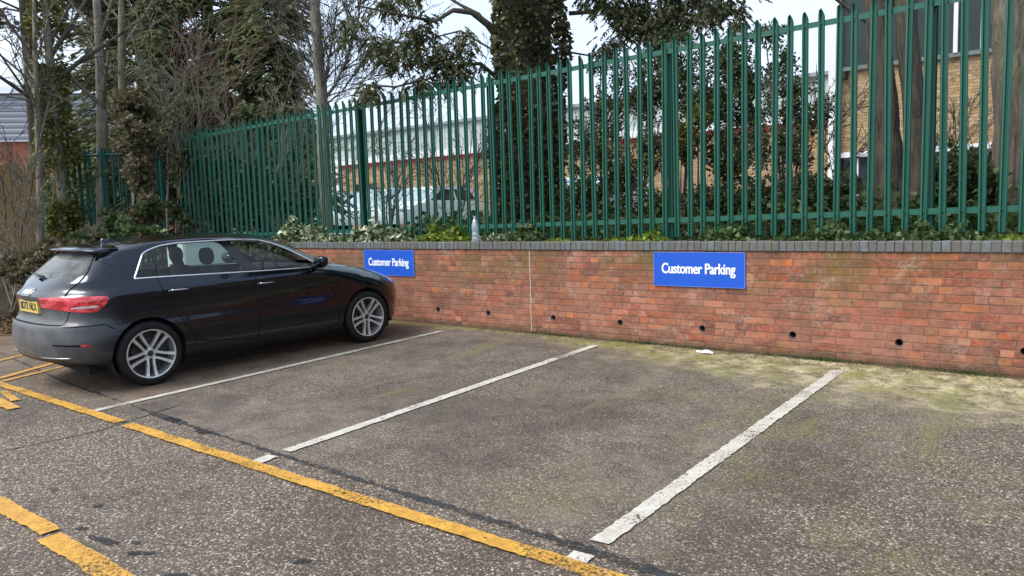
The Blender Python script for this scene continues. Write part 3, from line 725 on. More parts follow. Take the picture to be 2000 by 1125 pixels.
for s in (1, -1):
    for wx in (WR, WFr):
        P = [(wx + AR * math.cos(a), WZ + .005 + AR * math.sin(a)) for a in np.linspace(-.55, math.pi + .55, 34)]
        cut_poly(P, 'arch', 'y', None, lambda c, f, s=s: c.y * s > .45)
        P = [(wx + (AR + .022) * math.cos(a), WZ + .005 + (AR + .022) * math.sin(a)) for a in np.linspace(-.3, math.pi + .3, 34)]
        cut_poly(P, 'arch_lip' + str(int(wx * 10)) + ('r' if s < 0 else 'l'), 'y', None, lambda c, f, s=s: c.y * s > .45, over=(0,))
    sfx = '_right' if s < 0 else '_left'
    cut_poly(DLO_Q, 'glass_quarter' + sfx, 'y', None, side_f(s)); cut_poly(DLO_R, 'glass_rear' + sfx, 'y', None, side_f(s)); cut_poly(DLO_F, 'glass_front' + sfx, 'y', None, side_f(s))
    cut_poly(DLO_B, 'pillar_b' + sfx, 'y', None, side_f(s), over=(0,)); cut_poly(DLO_QP, 'pillar_q' + sfx, 'y', None, side_f(s), over=(0,)); cut_poly(DLO_M, 'pillar_m' + sfx, 'y', None, side_f(s), over=(0,))
    # tail lamp wrapping round the corner
    cut_poly([(.02, .912), (.02, .846), (.15, .812), (.29, .782), (.39, .786), (.465, .855), (.488, .900), (.474, .924), (.20, .934), (.08, .922)], 'lamp' + sfx, 'y', None, lambda c, f, s=s: c.y * s > .30, over=(0,))
    cut_poly([(s * .26, .899), (s * .66, .918), (s * .66, .846), (s * .44, .880), (s * .26, .894)], 'lamp' + sfx, 'x', None, lambda c, f: c.x < .30, over=(0, gid('lamp' + sfx)))
    cut_poly([(3.93, .79), (4.15, .70), (4.33, .655), (4.33, .60), (4.20, .61), (4.0, .70)], 'headlamp' + sfx, 'y', None, lambda c, f, s=s: c.y * s > .45, over=(0,))
    # panel gaps
    gw = .009
    gap([(.972, 1.048), (.985, .93), (1.05, .79), (1.20, .55), (1.292, .372)], gw, 'gap', s)
    gap([(1.292, .368), (1.99, .285)], gw, 'gap', s); gap([(1.985, 1.018), (1.990, .60), (1.992, .285)], gw, 'gap', s)
    gap([(1.99, .287), (2.95, .265), (3.06, .30)], gw, 'gap', s); gap([(3.055, .30), (3.02, .60), (2.92, .80), (2.865, .99)], gw, 'gap', s)
    gap([(.14, .655), (.44, .66), (.52, .60)], gw, 'gap', s)
    # hatch shut line running down from the roof spoiler
    gap([(.575, 1.338), (.42, 1.15), (.28, 1.02), (.19, .93)], gw, 'gap', s)
    cut_poly([(.30, .462), (.30, .488), (.23, .492), (.225, .470)], 'reflector' + sfx, 'y', None, lambda c, f, s=s: c.y * s > .40, over=(0,))
    cut_poly([(.228, .470), (.232, .490), (.07, .497), (.07, .484)], 'gap', 'y', None, lambda c, f, s=s: c.y * s > .40, over=(0,))
    cut_poly([(1.13, .17), (3.12, .17), (3.12, .235), (1.13, .268)], 'sill_trim' + sfx, 'y', None, lambda c, f, s=s: c.y * s > .45, over=(0,))
RW = [(-.60, 1.085), (.60, 1.085), (.545, 1.30), (.50, 1.328), (-.50, 1.328), (-.545, 1.30)]
cut_poly(RW, 'glass_tailgate', 'x', None, lambda c, f: c.x < .72 and c.z > 1.0, over=(0,))
cut_poly([(-.74, .17), (.74, .17), (.74, .30), (.62, .345), (-.62, .345), (-.74, .30)], 'diffuser', 'x', None, lambda c, f: c.x < .62, over=(0,))
for a, b in (((-.63, .672), (.63, .672)),):
    cut_poly([(a[0], .668), (b[0], .668), (b[0], .677), (a[0], .677)], 'gap', 'x', None, lambda c, f: c.x < .45, over=(0,))
for s in (-1, 1): cut_poly([(s * .632, .668), (s * .641, .668), (s * .70, .845), (s * .69, .845)], 'gap', 'x', None, lambda c, f: c.x < .45, over=(0,))
WS = [(-.72, 1.02), (.72, 1.02), (.58, 1.35), (.5, 1.37), (-.5, 1.37), (-.58, 1.35)]
cut_poly(WS, 'windscreen', 'x', None, lambda c, f: c.x > 2.3 and f.normal.x > .30 and c.z > 1.0, over=(0,))
cut_poly([(-.40, .27), (.40, .27), (.47, .52), (.40, .66), (-.40, .66), (-.47, .52)], 'grille', 'x', None, lambda c, f: c.x > 4.0, over=(0,))

def paint_car():
    t = NT('dark_navy_car_paint'); p = t.pos(); X, Y, Z = t.xyz(p); X = t.math('ADD', X, 1.9)
    fl = t.vor(p, 900, 'Color'); flk = t.xyz(fl)[0]
    col = t.mix(t.math('MULTIPLY', flk, .35), (.006, .010, .019), (.018, .028, .050))
    n1 = t.noise(p, 5, 6, .65); n2 = t.noise(t.mapv(p, (2, 2, .6)), 12, 5, .7)
    # road film: thick across the tail, thin along the sills
    rearm = t.math('MULTIPLY', t.step(X, .66, .10), t.step(Z, 1.16, .72))
    low = t.math('MULTIPLY', t.step(Z, .46, .22), .40)
    d = t.math('MAXIMUM', rearm, low)
    d = t.math('MULTIPLY', d, t.math('ADD', .68, t.math('MULTIPLY', t.step(t.math('ADD', t.math('MULTIPLY', n1, .75), t.math('MULTIPLY', n2, .25)), .36, .62), .32)))
    d = t.math('ADD', d, t.math('MULTIPLY', t.noise(p, 2.2, 5), .05), clamp=True)
    col = t.mix(t.math('MULTIPLY', d, .80), col, (.125, .128, .13))
    t.fin(col, t.math('ADD', .17, t.math('MULTIPLY', d, .5)), Metallic=t.math('SUBTRACT', 1.0, d, clamp=True))
    t.set(t.p.inputs['Coat Weight'], t.math('SUBTRACT', 1.0, t.math('MULTIPLY', d, .85))); t.p.inputs['Coat Roughness'].default_value = .03; t.p.inputs['Coat IOR'].default_value = 1.4
    t.p.inputs['IOR'].default_value = 1.45
    return t.m
M_car = paint_car()
M_blk = simple('black_trim', (.010, .010, .011), .45, .2, 20)
M_gap = simple('dark_gap', (.003, .003, .003), .9, .1)
M_gpil = simple('gloss_black_pillar', (.006, .006, .007), .12, .05); 
def chrome(name, c, r_): 
    t = NT(name); f = t.noise(t.pos(), 14, 3); return t.fin(t.mix(f, c, tuple(q * .85 for q in c)), r_, Metallic=1.0)
M_chr = chrome('satin_chrome', (.72, .73, .75), .22)
M_alloy = None
def alloy():
    t = NT('silver_alloy'); p = t.pos(); n = t.noise(p, 18, 5, .65)
    return t.fin(t.mix(t.math('MULTIPLY', t.step(n, .42, .75), .5), (.62, .62, .61), (.27, .25, .22)), t.math('ADD', .28, t.math('MULTIPLY', n, .25)), Metallic=.75)
M_alloy = alloy()
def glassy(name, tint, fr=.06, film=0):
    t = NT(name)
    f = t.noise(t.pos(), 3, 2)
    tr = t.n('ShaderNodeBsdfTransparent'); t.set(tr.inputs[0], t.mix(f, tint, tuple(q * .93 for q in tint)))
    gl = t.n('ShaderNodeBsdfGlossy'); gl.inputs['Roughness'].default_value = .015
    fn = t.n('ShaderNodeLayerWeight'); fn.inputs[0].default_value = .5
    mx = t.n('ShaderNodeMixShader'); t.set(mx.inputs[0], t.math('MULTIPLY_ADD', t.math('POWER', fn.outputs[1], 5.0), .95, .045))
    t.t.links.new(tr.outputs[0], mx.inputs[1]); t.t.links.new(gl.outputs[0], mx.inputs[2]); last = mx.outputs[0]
    if film:  # diffuse layer: glass dust plus painted-in reflection of sky and beige building
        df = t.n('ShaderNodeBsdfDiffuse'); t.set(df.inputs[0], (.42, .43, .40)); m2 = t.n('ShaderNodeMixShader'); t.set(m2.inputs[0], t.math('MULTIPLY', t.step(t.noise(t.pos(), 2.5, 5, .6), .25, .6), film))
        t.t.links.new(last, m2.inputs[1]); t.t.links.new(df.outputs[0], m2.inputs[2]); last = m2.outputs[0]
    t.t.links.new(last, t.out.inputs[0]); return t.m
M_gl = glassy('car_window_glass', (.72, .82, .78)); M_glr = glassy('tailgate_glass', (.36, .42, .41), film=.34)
def lamp_mat(name, c1, c2, sc=(3, 3, 40)):
    t = NT(name); p = t.pos(); f = t.noise(t.mapv(p, sc), 2.2, 2)
    return t.fin(t.mix(t.step(f, .42, .58), c1, c2), .10, Coat_Weight=1.0)
M_red = lamp_mat('red_lamp_lens', (.80, .075, .09), (.46, .010, .020), (9, 2, 14)); M_pale = lamp_mat('pale_lamp_lens', (.55, .50, .50), (.42, .30, .30)); M_head = lamp_mat('headlamp_lens', (.25, .27, .29), (.05, .05, .055))
car = thing('parked_car', 'dark navy hatchback with dusty tail and silver alloy wheels parked facing the brick wall', 'car')
HD = rad(90) - .061116
fxv = Vector((math.cos(HD), math.sin(HD), -.00417 * math.cos(HD) + .01756 * math.sin(HD))).normalized()
upv = Vector((.00417, -.01756, 1)).normalized(); lyv = upv.cross(fxv).normalized(); upv = fxv.cross(lyv)
cm = Matrix.Identity(4)
for i in range(3): cm[i][0] = fxv[i]; cm[i][1] = lyv[i]; cm[i][2] = upv[i]
ORG = Vector((-8.319, -4.825, -.071)); CX = 1.9
base = ORG + fxv * CX; base.z = gz(base.x, base.y)
for i in range(3): cm[i][3] = base[i]
car.matrix_world = cm
OFF = Vector((-CX, 0, 0))          # car coordinates are measured from the tail; the empty stands amidships

def extract(names, oname, mat, parent=None, off=0.0, smooth=True):
    ids = [GRP[n] for n in names if n in GRP] if names else [0]
    vm = {}; V = []; Nn = []; F = []
    for f in bm.faces:
        if f[G] in ids:
            q = []
            for v in f.verts:
                if v not in vm:
                    vm[v] = len(V); n = v[NX].normalized() if v[NX].length > 1e-6 else v.normal
                    V.append(v.co + n * off + OFF); Nn.append(n)
                q.append(vm[v])
            F.append(q)
    if not F: return None
    me = bpy.data.meshes.new(oname); me.from_pydata([tuple(v) for v in V], [], F); me.materials.append(mat)
    me.polygons.foreach_set('use_smooth', [True] * len(me.polygons)); me.update()
    me.normals_split_custom_set_from_vertices([tuple(n) for n in Nn])
    return link(oname, me, parent or car)
# doors: regions of the shell between the gaps become parts of their own
DR = [(.985, 1.05), (.99, .93), (1.055, .79), (1.205, .55), (1.296, .368), (1.987, .287), (1.985, 1.02)]
DF = [(1.993, .287), (2.95, .268), (3.05, .305), (3.015, .60), (2.915, .80), (2.862, .985), (1.989, 1.02)]
def inside(poly, x, z):
    c = False; j = len(poly) - 1
    for i in range(len(poly)):
        (xi, zi), (xj, zj) = poly[i], poly[j]
        if (zi > z) != (zj > z) and x < (xj - xi) * (z - zi) / (zj - zi) + xi: c = not c
        j = i
    return c
for f in bm.faces:
    if f[G] == 0:
        c = f.calc_center_median()
        if abs(c.y) > .5:
            s = '_right' if c.y < 0 else '_left'
            if inside(DR, c.x, c.z): f[G] = gid('door_rear' + s)
            elif inside(DF, c.x, c.z): f[G] = gid('door_front' + s)
        if f[G] == 0 and c.x < .55 and c.z < .668: f[G] = gid('bumper')
        if f[G] == 0 and c.x < .60 and c.z > .677 and abs(c.y) < .80:
            # tailgate skin inside the shut lines
            lim = .69 if c.z < .85 else (.16 if False else None)
            if lim and abs(c.y) < .63 + (c.z - .668) * .35: f[G] = gid('tailgate')
            elif c.z >= .85 and c.x < float(pchip([.677, .93, 1.02, 1.15, 1.338], [.19, .19, .28, .42, .575], c.z)): f[G] = gid('tailgate')
body = extract(None, 'body', M_car)
def part(names, oname, mat, parent=None, off=0.0): return extract(names if isinstance(names, list) else [names], oname, mat, parent, off)
tg = part('tailgate', 'tailgate', M_car); part('bumper', 'bumper', M_car)
part('gap', 'shut_lines', M_gap, None, -.006)
for k_ in [k_ for k_ in GRP if k_.startswith('arch_lip')]: part(k_, 'arch_lip', M_car)
for k_ in [k_ for k_ in GRP if k_.startswith('pillar')]: part(k_, 'window_pillar', M_gpil, None, .001)
part('diffuser', 'diffuser', M_blk)
for s in ('_right', '_left'): part('sill_trim' + s, 'sill', M_blk); part('reflector' + s, 'reflector', M_red, None, -.004)
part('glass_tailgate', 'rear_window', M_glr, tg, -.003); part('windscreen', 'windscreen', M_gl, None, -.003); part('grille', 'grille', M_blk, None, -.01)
for s in ('_right', '_left'):
    dr = part('door_rear' + s, 'door', M_car); df = part('door_front' + s, 'door', M_car)
    part('glass_rear' + s, 'side_window', M_gl, None, -.005); part('glass_front' + s, 'side_window', M_gl, None, -.005); part('glass_quarter' + s, 'quarter_window', M_gl, None, -.005)
    lp = part('lamp' + s, 'tail_lamp', M_red, None, .004)
    part('headlamp' + s, 'headlamp', M_head, None, .003)
    sg = -1 if s == '_right' else 1
    # clear strip low in the lamp
    mb = MB(); rings = []
    for x in np.linspace(.13, .40, 10):
        y = ysurf(x, .826); rings.append([(x - CX, sg * (y + .005 + dy), .826 + .004 * math.sin((x - .13) * 6) + dz) for dy, dz in ((0, -.013), (.003, -.008), (.003, .008), (0, .013), (-.004, 0))])
    mb.quad_strip(rings); mb.build('clear_strip', M_pale, lp, True)
    # door handles
    for hx, hz, d_ in ((1.03, .905, dr), (1.99, .872, df)):
        mb = MB(); pts = []
        for k in range(9):
            x = hx + .23 * k / 8; b = math.sin(math.pi * k / 8) ** .5; pts.append((x - CX, sg * (ysurf(x, hz) + .006 + .026 * b), hz - .004 * k / 8))
        mb.tube(pts, [.011, .014, .015, .015, .015, .015, .015, .014, .011], 8); mb.build('handle', M_car, d_, True)
        mb = MB(); q = [(a + .0, b + sg * .008, c + .012) for a, b, c in pts[1:8]]; mb.tube(q, .005, 6); mb.build('handle_trim', M_chr, d_, True)
    # bright trim round the side windows
    loop = [(.765, 1.052), (1.0, 1.046), (1.46, 1.030), (2.02, 1.010), (2.5, .996), (2.83, .990)]
    top = [(.765, 1.052), (.80, 1.095), (.87, 1.195), (.925, 1.275), (.97, 1.301), (1.047, 1.324), (1.13, 1.345), (1.30, 1.360), (1.75, 1.359), (2.08, 1.350), (2.25, 1.330), (2.40, 1.283), (2.56, 1.203), (2.72, 1.102), (2.84, 1.015)]
    def dens(pl, n):
        pl = np.array(pl); s_ = np.concatenate([[0], np.cumsum(np.linalg.norm(np.diff(pl, axis=0), axis=1))]); u = np.linspace(0, s_[-1], n)
        return np.stack([np.interp(u, s_, pl[:, 0]), np.interp(u, s_, pl[:, 1])], 1)
    for pl, r_, nm_, mt in ((loop, .0100, 'window_trim', M_chr), (top, .0100, 'window_trim', M_chr)):
        mb = MB(); q = dens(pl, 60); mb.tube([(x - CX, sg * (ysurf(x, z) - .001), z) for x, z in q], r_, 6); mb.build(nm_, mt, None or car, True)
    # mirror
    mb = MB(); rings = []
    for k in range(11):
        a = -math.pi / 2 + math.pi * k / 10; yy = .925 + .105 + .105 * math.sin(a); r_ = max(.02, math.cos(a)) ** .45
        rings.append([(2.735 + .02 * k / 10 * -1 + (.075 * r_) * (abs(math.cos(b)) ** .7) * (1 if math.cos(b) > 0 else -.65) - CX, sg * yy, 1.055 + .012 * math.sin(a) + .068 * r_ * (abs(math.sin(b)) ** .75) * (1 if math.sin(b) > 0 else -1)) for b in np.linspace(0, 2 * math.pi, 20, endpoint=False)])
    mb.quad_strip(rings); mo = mb.build('door_mirror', M_car, car, True)
    mb = MB(); mb.tube([(2.76 - CX, sg * .83, .995), (2.76 - CX, sg * .90, 1.005), (2.745 - CX, sg * .96, 1.02)], [.03, .026, .024], 8); mb.build('mirror_arm', M_blk, mo, True)
    # roof rail strip
    mb = MB(); q = [(x, 1.0) for x in np.linspace(.62, 2.30, 30)]
    # wheel-arch liners
    for wx in (WR, WFr):
        mb = MB(); rings = []
        for a in np.linspace(-.5, math.pi + .5, 30):
            rings.append([(wx + (AR + .004) * math.cos(a) - CX, sg * y, WZ + .005 + (AR + .004) * math.sin(a)) for y in (.55, .86)])
        mb.quad_strip(rings, False, False); b0 = len(mb.v)
        mb.v += [(wx + (AR + .004) * math.cos(a) - CX, sg * .55, WZ + .005 + (AR + .004) * math.sin(a)) for a in np.linspace(-.5, math.pi + .5, 30)]
        mb.f.append(tuple(range(b0, b0 + 30))); mb.build('arch_liner', M_gap, car)
bm.free()
# roof spoiler
mb = MB(); rings = []
for y in np.linspace(-.572, .572, 25):
    u = abs(y) / .572; xt = .405 + .135 * u ** 4; zt = 1.353 - .022 * u ** 3; xb = .72 + .02 * u; zb = 1.388 - .044 * u ** 4
    rings.append([(xb - CX, y, zb - .002), ((xb + xt) / 2 - CX, y, (zb + zt) / 2 + .010), (xt + .02 - CX, y, zt + .004), (xt - CX, y, zt - .006), (xt + .015 - CX, y, zt - .018), (.58 - .075 * u ** 5 - CX, y, 1.318 - .085 * u ** 5), (.66 - CX, y, 1.33 - .03 * u)])
mb.quad_strip(rings); sp = mb.build('spoiler', M_car, car, True)
for sg in (-1, 1):
    mb = MB(); rings = []
    for z, xa, xb in ((1.342, .470, .66), (1.325, .485, .66), (1.29, .515, .65), (1.25, .545, .64), (1.20, .585, .63)):
        ya, yb = ysurf(xa + .06, z) - .012, ysurf(xb, z) + .004
        rings.append([(xa - CX, sg * ya, z), (xb - CX, sg * yb, z), (xb - CX, sg * (yb - .05), z), (xa - CX, sg * (ya - .03), z)])
    mb.quad_strip(rings); mb.build('side_fin', M_car, sp, 35)
mb = MB(); mb.tube([(.425 - CX, y, 1.337) for y in (-.16, 0, .16)], .007, 6); mb.build('brake_light', simple('dark_red_lens', (.14, .004, .008), .15), sp, True)
# rear wiper
mb = MB(); mb.tube([(xrear(0, 1.075) - .015 - CX, .0, 1.075), (xrear(-.1, 1.10) - .022 - CX, -.06, 1.10), (xrear(.3, 1.105) - .02 - CX, .36, 1.125)], [.016, .010, .006], 6); mb.build('wiper', M_blk, tg, True)
# antenna fin
mb = MB(); mb.quad_strip([[(.80 - CX, -.022, 1.375), (.99 - CX, -.020, 1.402), (.99 - CX, .020, 1.402), (.80 - CX, .022, 1.375)], [(.80 - CX, -.008, 1.435), (.87 - CX, -.005, 1.428), (.87 - CX, .005, 1.428), (.80 - CX, .008, 1.435)]]); mb.build('antenna', M_car, car, True)
# number plate, badge, lower strips
M_plate = simple('yellow_plate', (.68, .50, .12), .4, .15, 40); M_let = simple('black_lettering', (.012, .012, .013), .5)
px_ = xrear(.12, .805) - .012
mb = MB(); mb.box((px_ - CX - .004, -.26, .768), (px_ - CX + .020, .26, .880)); pl = mb.build('number_plate', M_plate, tg)
m = text_mesh('BD73 NLX', .098, M_let, .0006, .003, .80, 1.05)
xsv = [v.co.x for v in m.vertices]; kx = .455 / (max(xsv) - min(xsv))
for v in m.vertices: v.co.x *= kx
to = link('plate_lettering', m, pl); to.matrix_local = Matrix(((0, 0, -1, px_ - CX - .0055), (-1, 0, 0, 0), (0, 1, 0, .824), (0, 0, 0, 1)))
mb = MB(); bx = xrear(.08, .955) - .012
for k in range(4):
    cy_ = (k - 1.5) * .050; pts = [(bx - CX + .16 * (.0), cy_ + .033 * math.cos(a), .962 + .033 * math.sin(a)) for a in np.linspace(0, 2 * math.pi, 25)]
    pts = [(xrear(q[1], q[2]) - .006 - CX, q[1], q[2]) for q in pts]; mb.tube(pts, .0058, 6, False)
mb.build('ring_badge', M_chr, tg, True)
mb = MB()
for sg in (-1, 1):
    mb.tube([(xrear(y, .362) - .004 - CX, y, .362) for y in np.linspace(sg * .34, sg * .72, 10)], [.003] + [.008] * 8 + [.003], 6)
mb.build('exhaust_trim', chrome('dull_chrome', (.30, .30, .31), .3), car, True)
mb = MB(); mb.tube([(xrear(y, .885) - .003 - CX, y, .893 + .012 * abs(y)) for y in np.linspace(-.30, .30, 15)], .006, 6); mb.build('tailgate_strip', M_blk, tg, True)
# underbody and cabin
mb = MB(); mb.box((.35 - CX, -.62, .17), (4.05 - CX, .62, .24)); mb.build('underbody', M_gap, car)
M_seat = simple('dark_seat_cloth', (.016, .016, .018), .85, .3, 60); M_cab = simple('dark_cabin_plastic', (.012, .012, .013), .7, .2, 20)
mb = MB(); mb.box((.62 - CX, -.74, .50), (3.0 - CX, .74, .56)); mb.box((2.75 - CX, -.70, .56), (3.02 - CX, .70, .96)); mb.build('cabin_floor', M_cab, car)
def seat(name, x, y, wd, zb, zh):
    mb = MB(); mb.cbox((x - CX, y - wd, .56), (x + .5 - CX, y + wd, .72), .05); s_ = mb.build(name, M_seat, car, True)
    mb = MB(); rings = []
    for k in range(9):
        u = k / 8; z = .66 + (zb - .66) * u; xx = x + .06 - .16 * u; h = wd * (1 - .18 * u ** 3); th = .07 * (1 - .35 * u)
        rings.append([(xx + th * math.cos(a) * 1.0 - CX, y + h * (abs(math.sin(a)) ** .6) * (1 if math.sin(a) > 0 else -1), z) for a in np.linspace(0, 2 * math.pi, 16, endpoint=False)])
    mb.quad_strip(rings); mb.build('seat_back', M_seat, s_, True)
    mb = MB(); rings = []
    for k in range(9):
        a0 = -math.pi / 2 + math.pi * k / 8; r_ = max(.1, math.cos(a0)) ** .5; z = (zb + zh) / 2 + .02 + (zh - zb - .02) / 2 * math.sin(a0)
        rings.append([(x - .12 + .05 * r_ * math.cos(a) - CX, y + .13 * r_ * (abs(math.sin(a)) ** .6) * (1 if math.sin(a) > 0 else -1), z) for a in np.linspace(0, 2 * math.pi, 16, endpoint=False)])
    mb.quad_strip(rings); mb.tube([(x - .11 - CX, y - .05, zb - .05), (x - .11 - CX, y - .05, zb + .06)], .008, 5); mb.tube([(x - .11 - CX, y + .05, zb - .05), (x - .11 - CX, y + .05, zb + .06)], .008, 5); mb.build('headrest', M_seat, s_, True)
seat('front_seat', 1.85, -.36, .25, 1.07, 1.27); seat('front_seat', 1.85, .36, .25, 1.07, 1.27)
mb = MB(); mb.cbox((.95 - CX, -.66, .56), (1.40 - CX, .66, .74), .05); rb = mb.build('rear_seat', M_seat, car, True)
mb = MB(); mb.quad_strip([[(.98 - CX, -.66, .70), (1.10 - CX, -.66, .70), (1.10 - CX, .66, .70), (.98 - CX, .66, .70)], [(.80 - CX, -.62, 1.08), (.88 - CX, -.62, 1.08), (.88 - CX, .62, 1.08), (.80 - CX, .62, 1.08)]]); mb.build('seat_back', M_seat, rb)
for y in (-.40, .40):
    mb = MB(); mb.cbox((.78 - CX, y - .13, 1.07), (.87 - CX, y + .13, 1.21), .03); mb.build('headrest', M_seat, rb, True)
mb = MB(); pts = [(2.52 - CX - .06 * math.sin(a), -.36 + .185 * math.cos(a), .93 + .175 * math.sin(a)) for a in np.linspace(0, 2 * math.pi, 33)]; mb.tube(pts, .016, 8, False)
mb.tube([(2.52 - CX, -.54, .93), (2.54 - CX, -.36, .92), (2.52 - CX, -.18, .93)], .022, 6); mb.tube([(2.54 - CX, -.36, .92), (2.85 - CX, -.36, .86)], .035, 8); mb.build('steering_wheel', M_cab, car, True)
mb = MB(); mb.cbox((2.66 - CX, -.70, .84), (3.02 - CX, .70, 1.0), .05); mb.build('dashboard', M_cab, car, True)
mb = MB(); mb.cbox((2.50 - CX, -.12, 1.27), (2.53 - CX, .12, 1.33), .012); mb.build('cabin_mirror', M_cab, car, True)
# wheels
def tyre_mat():
    t = NT('tyre_rubber'); p = t.pos(); n = t.noise(p, 12, 5, .65)
    return t.fin(t.mix(n, (.006, .006, .0065), (.016, .0155, .015)), .7, t.bump(t.noise(p, 60, 3), .2, .003), Specular_IOR_Level=.2)
M_tyre = tyre_mat()
def make_wheel(rot):
    """spins about y; outer face towards -y"""
    mb = MB(); prof = [(.236, .10), (.262, .112), (.292, .106), (.309, .090), (.316, .060), (.3165, 0), (.316, -.060), (.309, -.090), (.292, -.104), (.262, -.110), (.236, -.098)]
    mb.lathe(prof, 56, 'y')
    ty = mb.mesh('tyre', M_tyre, 40)
    mb = MB(); mb.lathe([(.214, .09), (.222, -.055), (.224, -.088), (.2265, -.100), (.238, -.103), (.2415, -.099), (.2415, -.092), (.236, -.085)], 56, 'y')
    rim = mb.mesh('rim', M_alloy, 40)
    mb = MB()
    for k in range(5):
        a0 = rot + 2 * math.pi * k / 5
        for sd_ in (-1, 1):
            rings = []
            for r_, off, hw, yy in ((.035, .030, .014, -.066), (.075, .028, .0145, -.074), (.120, .030, .0150, -.078), (.170, .0355, .0165, -.082), (.205, .041, .0185, -.088), (.226, .046, .022, -.096)):
                ca_, sa_ = math.cos(a0), math.sin(a0); c_ = sd_ * off
                def P(rr, tt, y): return (rr * ca_ - tt * sa_, y, rr * sa_ + tt * ca_)
                rings.append([P(r_, c_ - hw, yy + .010), P(r_, c_ - hw * .72, yy), P(r_, c_ + hw * .72, yy), P(r_, c_ + hw, yy + .010), P(r_, c_ + hw * .7, yy + .045), P(r_, c_ - hw * .7, yy + .045)])
            mb.quad_strip(rings)
    mb.lathe([(.0001, -.040), (.058, -.040), (.060, -.060), (.056, -.068), (.034, -.071), (.033, -.066), (.0001, -.066)], 30, 'y')
    spk = mb.mesh('spokes', M_alloy, 30)
    mb = MB(); mb.lathe([(.0001, -.070), (.026, -.0695), (.030, -.067)], 20, 'y')
    for k in range(5):
        a = rot + math.pi / 5 + 2 * math.pi * k / 5 + math.pi / 5
        mb.lathe([(.0001, -.0735), (.008, -.073), (.009, -.060)], 8, 'y', (.050 * math.cos(a), 0, .050 * math.sin(a)))
    cap = mb.mesh('hub_cap', M_blk, True)
    mb = MB(); mb.lathe([(.05, .0), (.152, .0), (.152, .02), (.05, .02)], 36, 'y'); mb.lathe([(.0001, .025), (.21, .025), (.21, .03), (.0001, .03)], 36, 'y'); disc = mb.mesh('brake_disc', simple('brake_steel', (.020, .019, .018), .6, .3, 20))
    return ty, rim, spk, cap, disc
W1 = make_wheel(rad(52)); 
def put_wheel(x, sg, ws, spin):
    o = link('wheel', ws[2], car); o.location = (x - CX, sg * .790, WZ)
    o.rotation_euler = (0, spin, 0) if sg < 0 else (0, spin, math.pi)
    for nm_, me in (('tyre', ws[0]), ('rim', ws[1]), ('hub_cap', ws[3]), ('brake_disc', ws[4])):
        link(nm_, me, o)
put_wheel(WR, -1, W1, 0); put_wheel(WFr, -1, W1, .05); put_wheel(WR, 1, W1, .4); put_wheel(WFr, 1, W1, .9)
# ------------------------------------------------------------------ buildings beyond the fence
YF = 14.0
def zY(u, v, Y): return float(atY(u, v, Y)[2])
def xY(u, v, Y): return float(atY(u, v, Y)[0])
z_red = .5 * (zY(690, 330, YF) + zY(920, 306, YF)); z_eave = zY(1500, 162, YF); z_mid = z_red + .30
XB0 = -34.0; XB1 = xY(1622, 200, YF)
M_tan = brick_mat('tan_brick', [(0, (.24, .15, .065)), (.3, (.34, .215, .095)), (.55, (.42, .275, .125)), (.8, (.36, .235, .12)), (1, (.29, .20, .11))], (.28, .22, .15), weather=False)
def ribbed(name, c1, c2, per, axis=0, rough=.5):
    t = NT(name); p = t.pos('World'); q = t.xyz(p); f = t.math('PINGPONG', q[axis], per / 2); f = t.step(t.math('DIVIDE', f, per / 2), .25, .75)
    n = t.noise(p, 1.2, 4)
    return t.fin(t.mix(t.math('MULTIPLY', n, .6), c1, c2), rough, t.bump(f, 1.0, .04))
M_clad = ribbed('pale_ribbed_cladding', (.46, .53, .50), (.36, .42, .40), .25)
M_wht = simple('white_painted_metal', (.72, .72, .72), .45, .06)
M_redp = simple('red_painted_band', (.45, .045, .04), .5, .15)
M_dgc = simple('dark_green_cladding', (.018, .034, .031), .4, .25, 1.5)
M_win = simple('dark_window_pane', (.02, .025, .03), .08, .2)
M_roof = ribbed('grey_sheet_roof', (.30, .32, .34), (.22, .24, .26), .3)
b1 = thing('warehouse', 'long low tan brick warehouse with red band and pale ribbed cladding beyond the green fence', 'building', ((XB0 + XB1) / 2, YF + 4, 1.0))
L0 = Vector(b1.location)
def bbox_part(nm, mat, lo, hi, parent, base, c=0):
    mb = MB(); lo = tuple(a - b for a, b in zip(lo, base)); hi = tuple(a - b for a, b in zip(hi, base))
    mb.box(lo, hi); return mb.build(nm, mat, parent)
bbox_part('brick_wall', M_tan, (XB0, YF, 1.0), (XB1, YF + 8, z_red), b1, L0)
bbox_part('red_band', M_redp, (XB0, YF - .03, z_red), (XB1, YF + 8, z_red + .14), b1, L0)
bbox_part('gutter', M_wht, (XB0, YF - .16, z_red + .14), (XB1, YF + 8, z_red + .36), b1, L0)
bbox_part('cladding', M_clad, (XB0, YF - .02, z_red + .36), (XB1, YF + 8, z_eave), b1, L0)
bbox_part('eaves', M_roof, (XB0, YF - .14, z_eave), (XB1, YF + 8.1, z_eave + .10), b1, L0)
for px in (652, 664, 765, 1205):
    x = xY(px, 360, YF); bbox_part('downpipe', M_wht, (x - .07, YF - .14, 1.0), (x + .07, YF, z_red + .14), b1, L0)
for px0, px1 in ((690, 735),):
    x0, x1 = xY(px0, 370, YF), xY(px1, 370, YF)
    wn = bbox_part('window', M_win, (x0, YF - .02, 1.9), (x1, YF + .05, 2.9), b1, L0)
    bbox_part('sill', M_wht, (x0 - .05, YF - .07, 1.82), (x1 + .05, YF + .05, 1.895), wn, L0)
XC0 = XB1 + .02; XC1 = 9.0
zc = .5 * (zY(1827, 117, YF) + zY(1925, 105, YF)); zb = zY(1880, 282, YF)
b2 = thing('office_block', 'tan brick building with dark green upper panels and white mullions at the right', 'building', ((XC0 + XC1) / 2, YF + 4, 1.0))
L0 = Vector(b2.location)
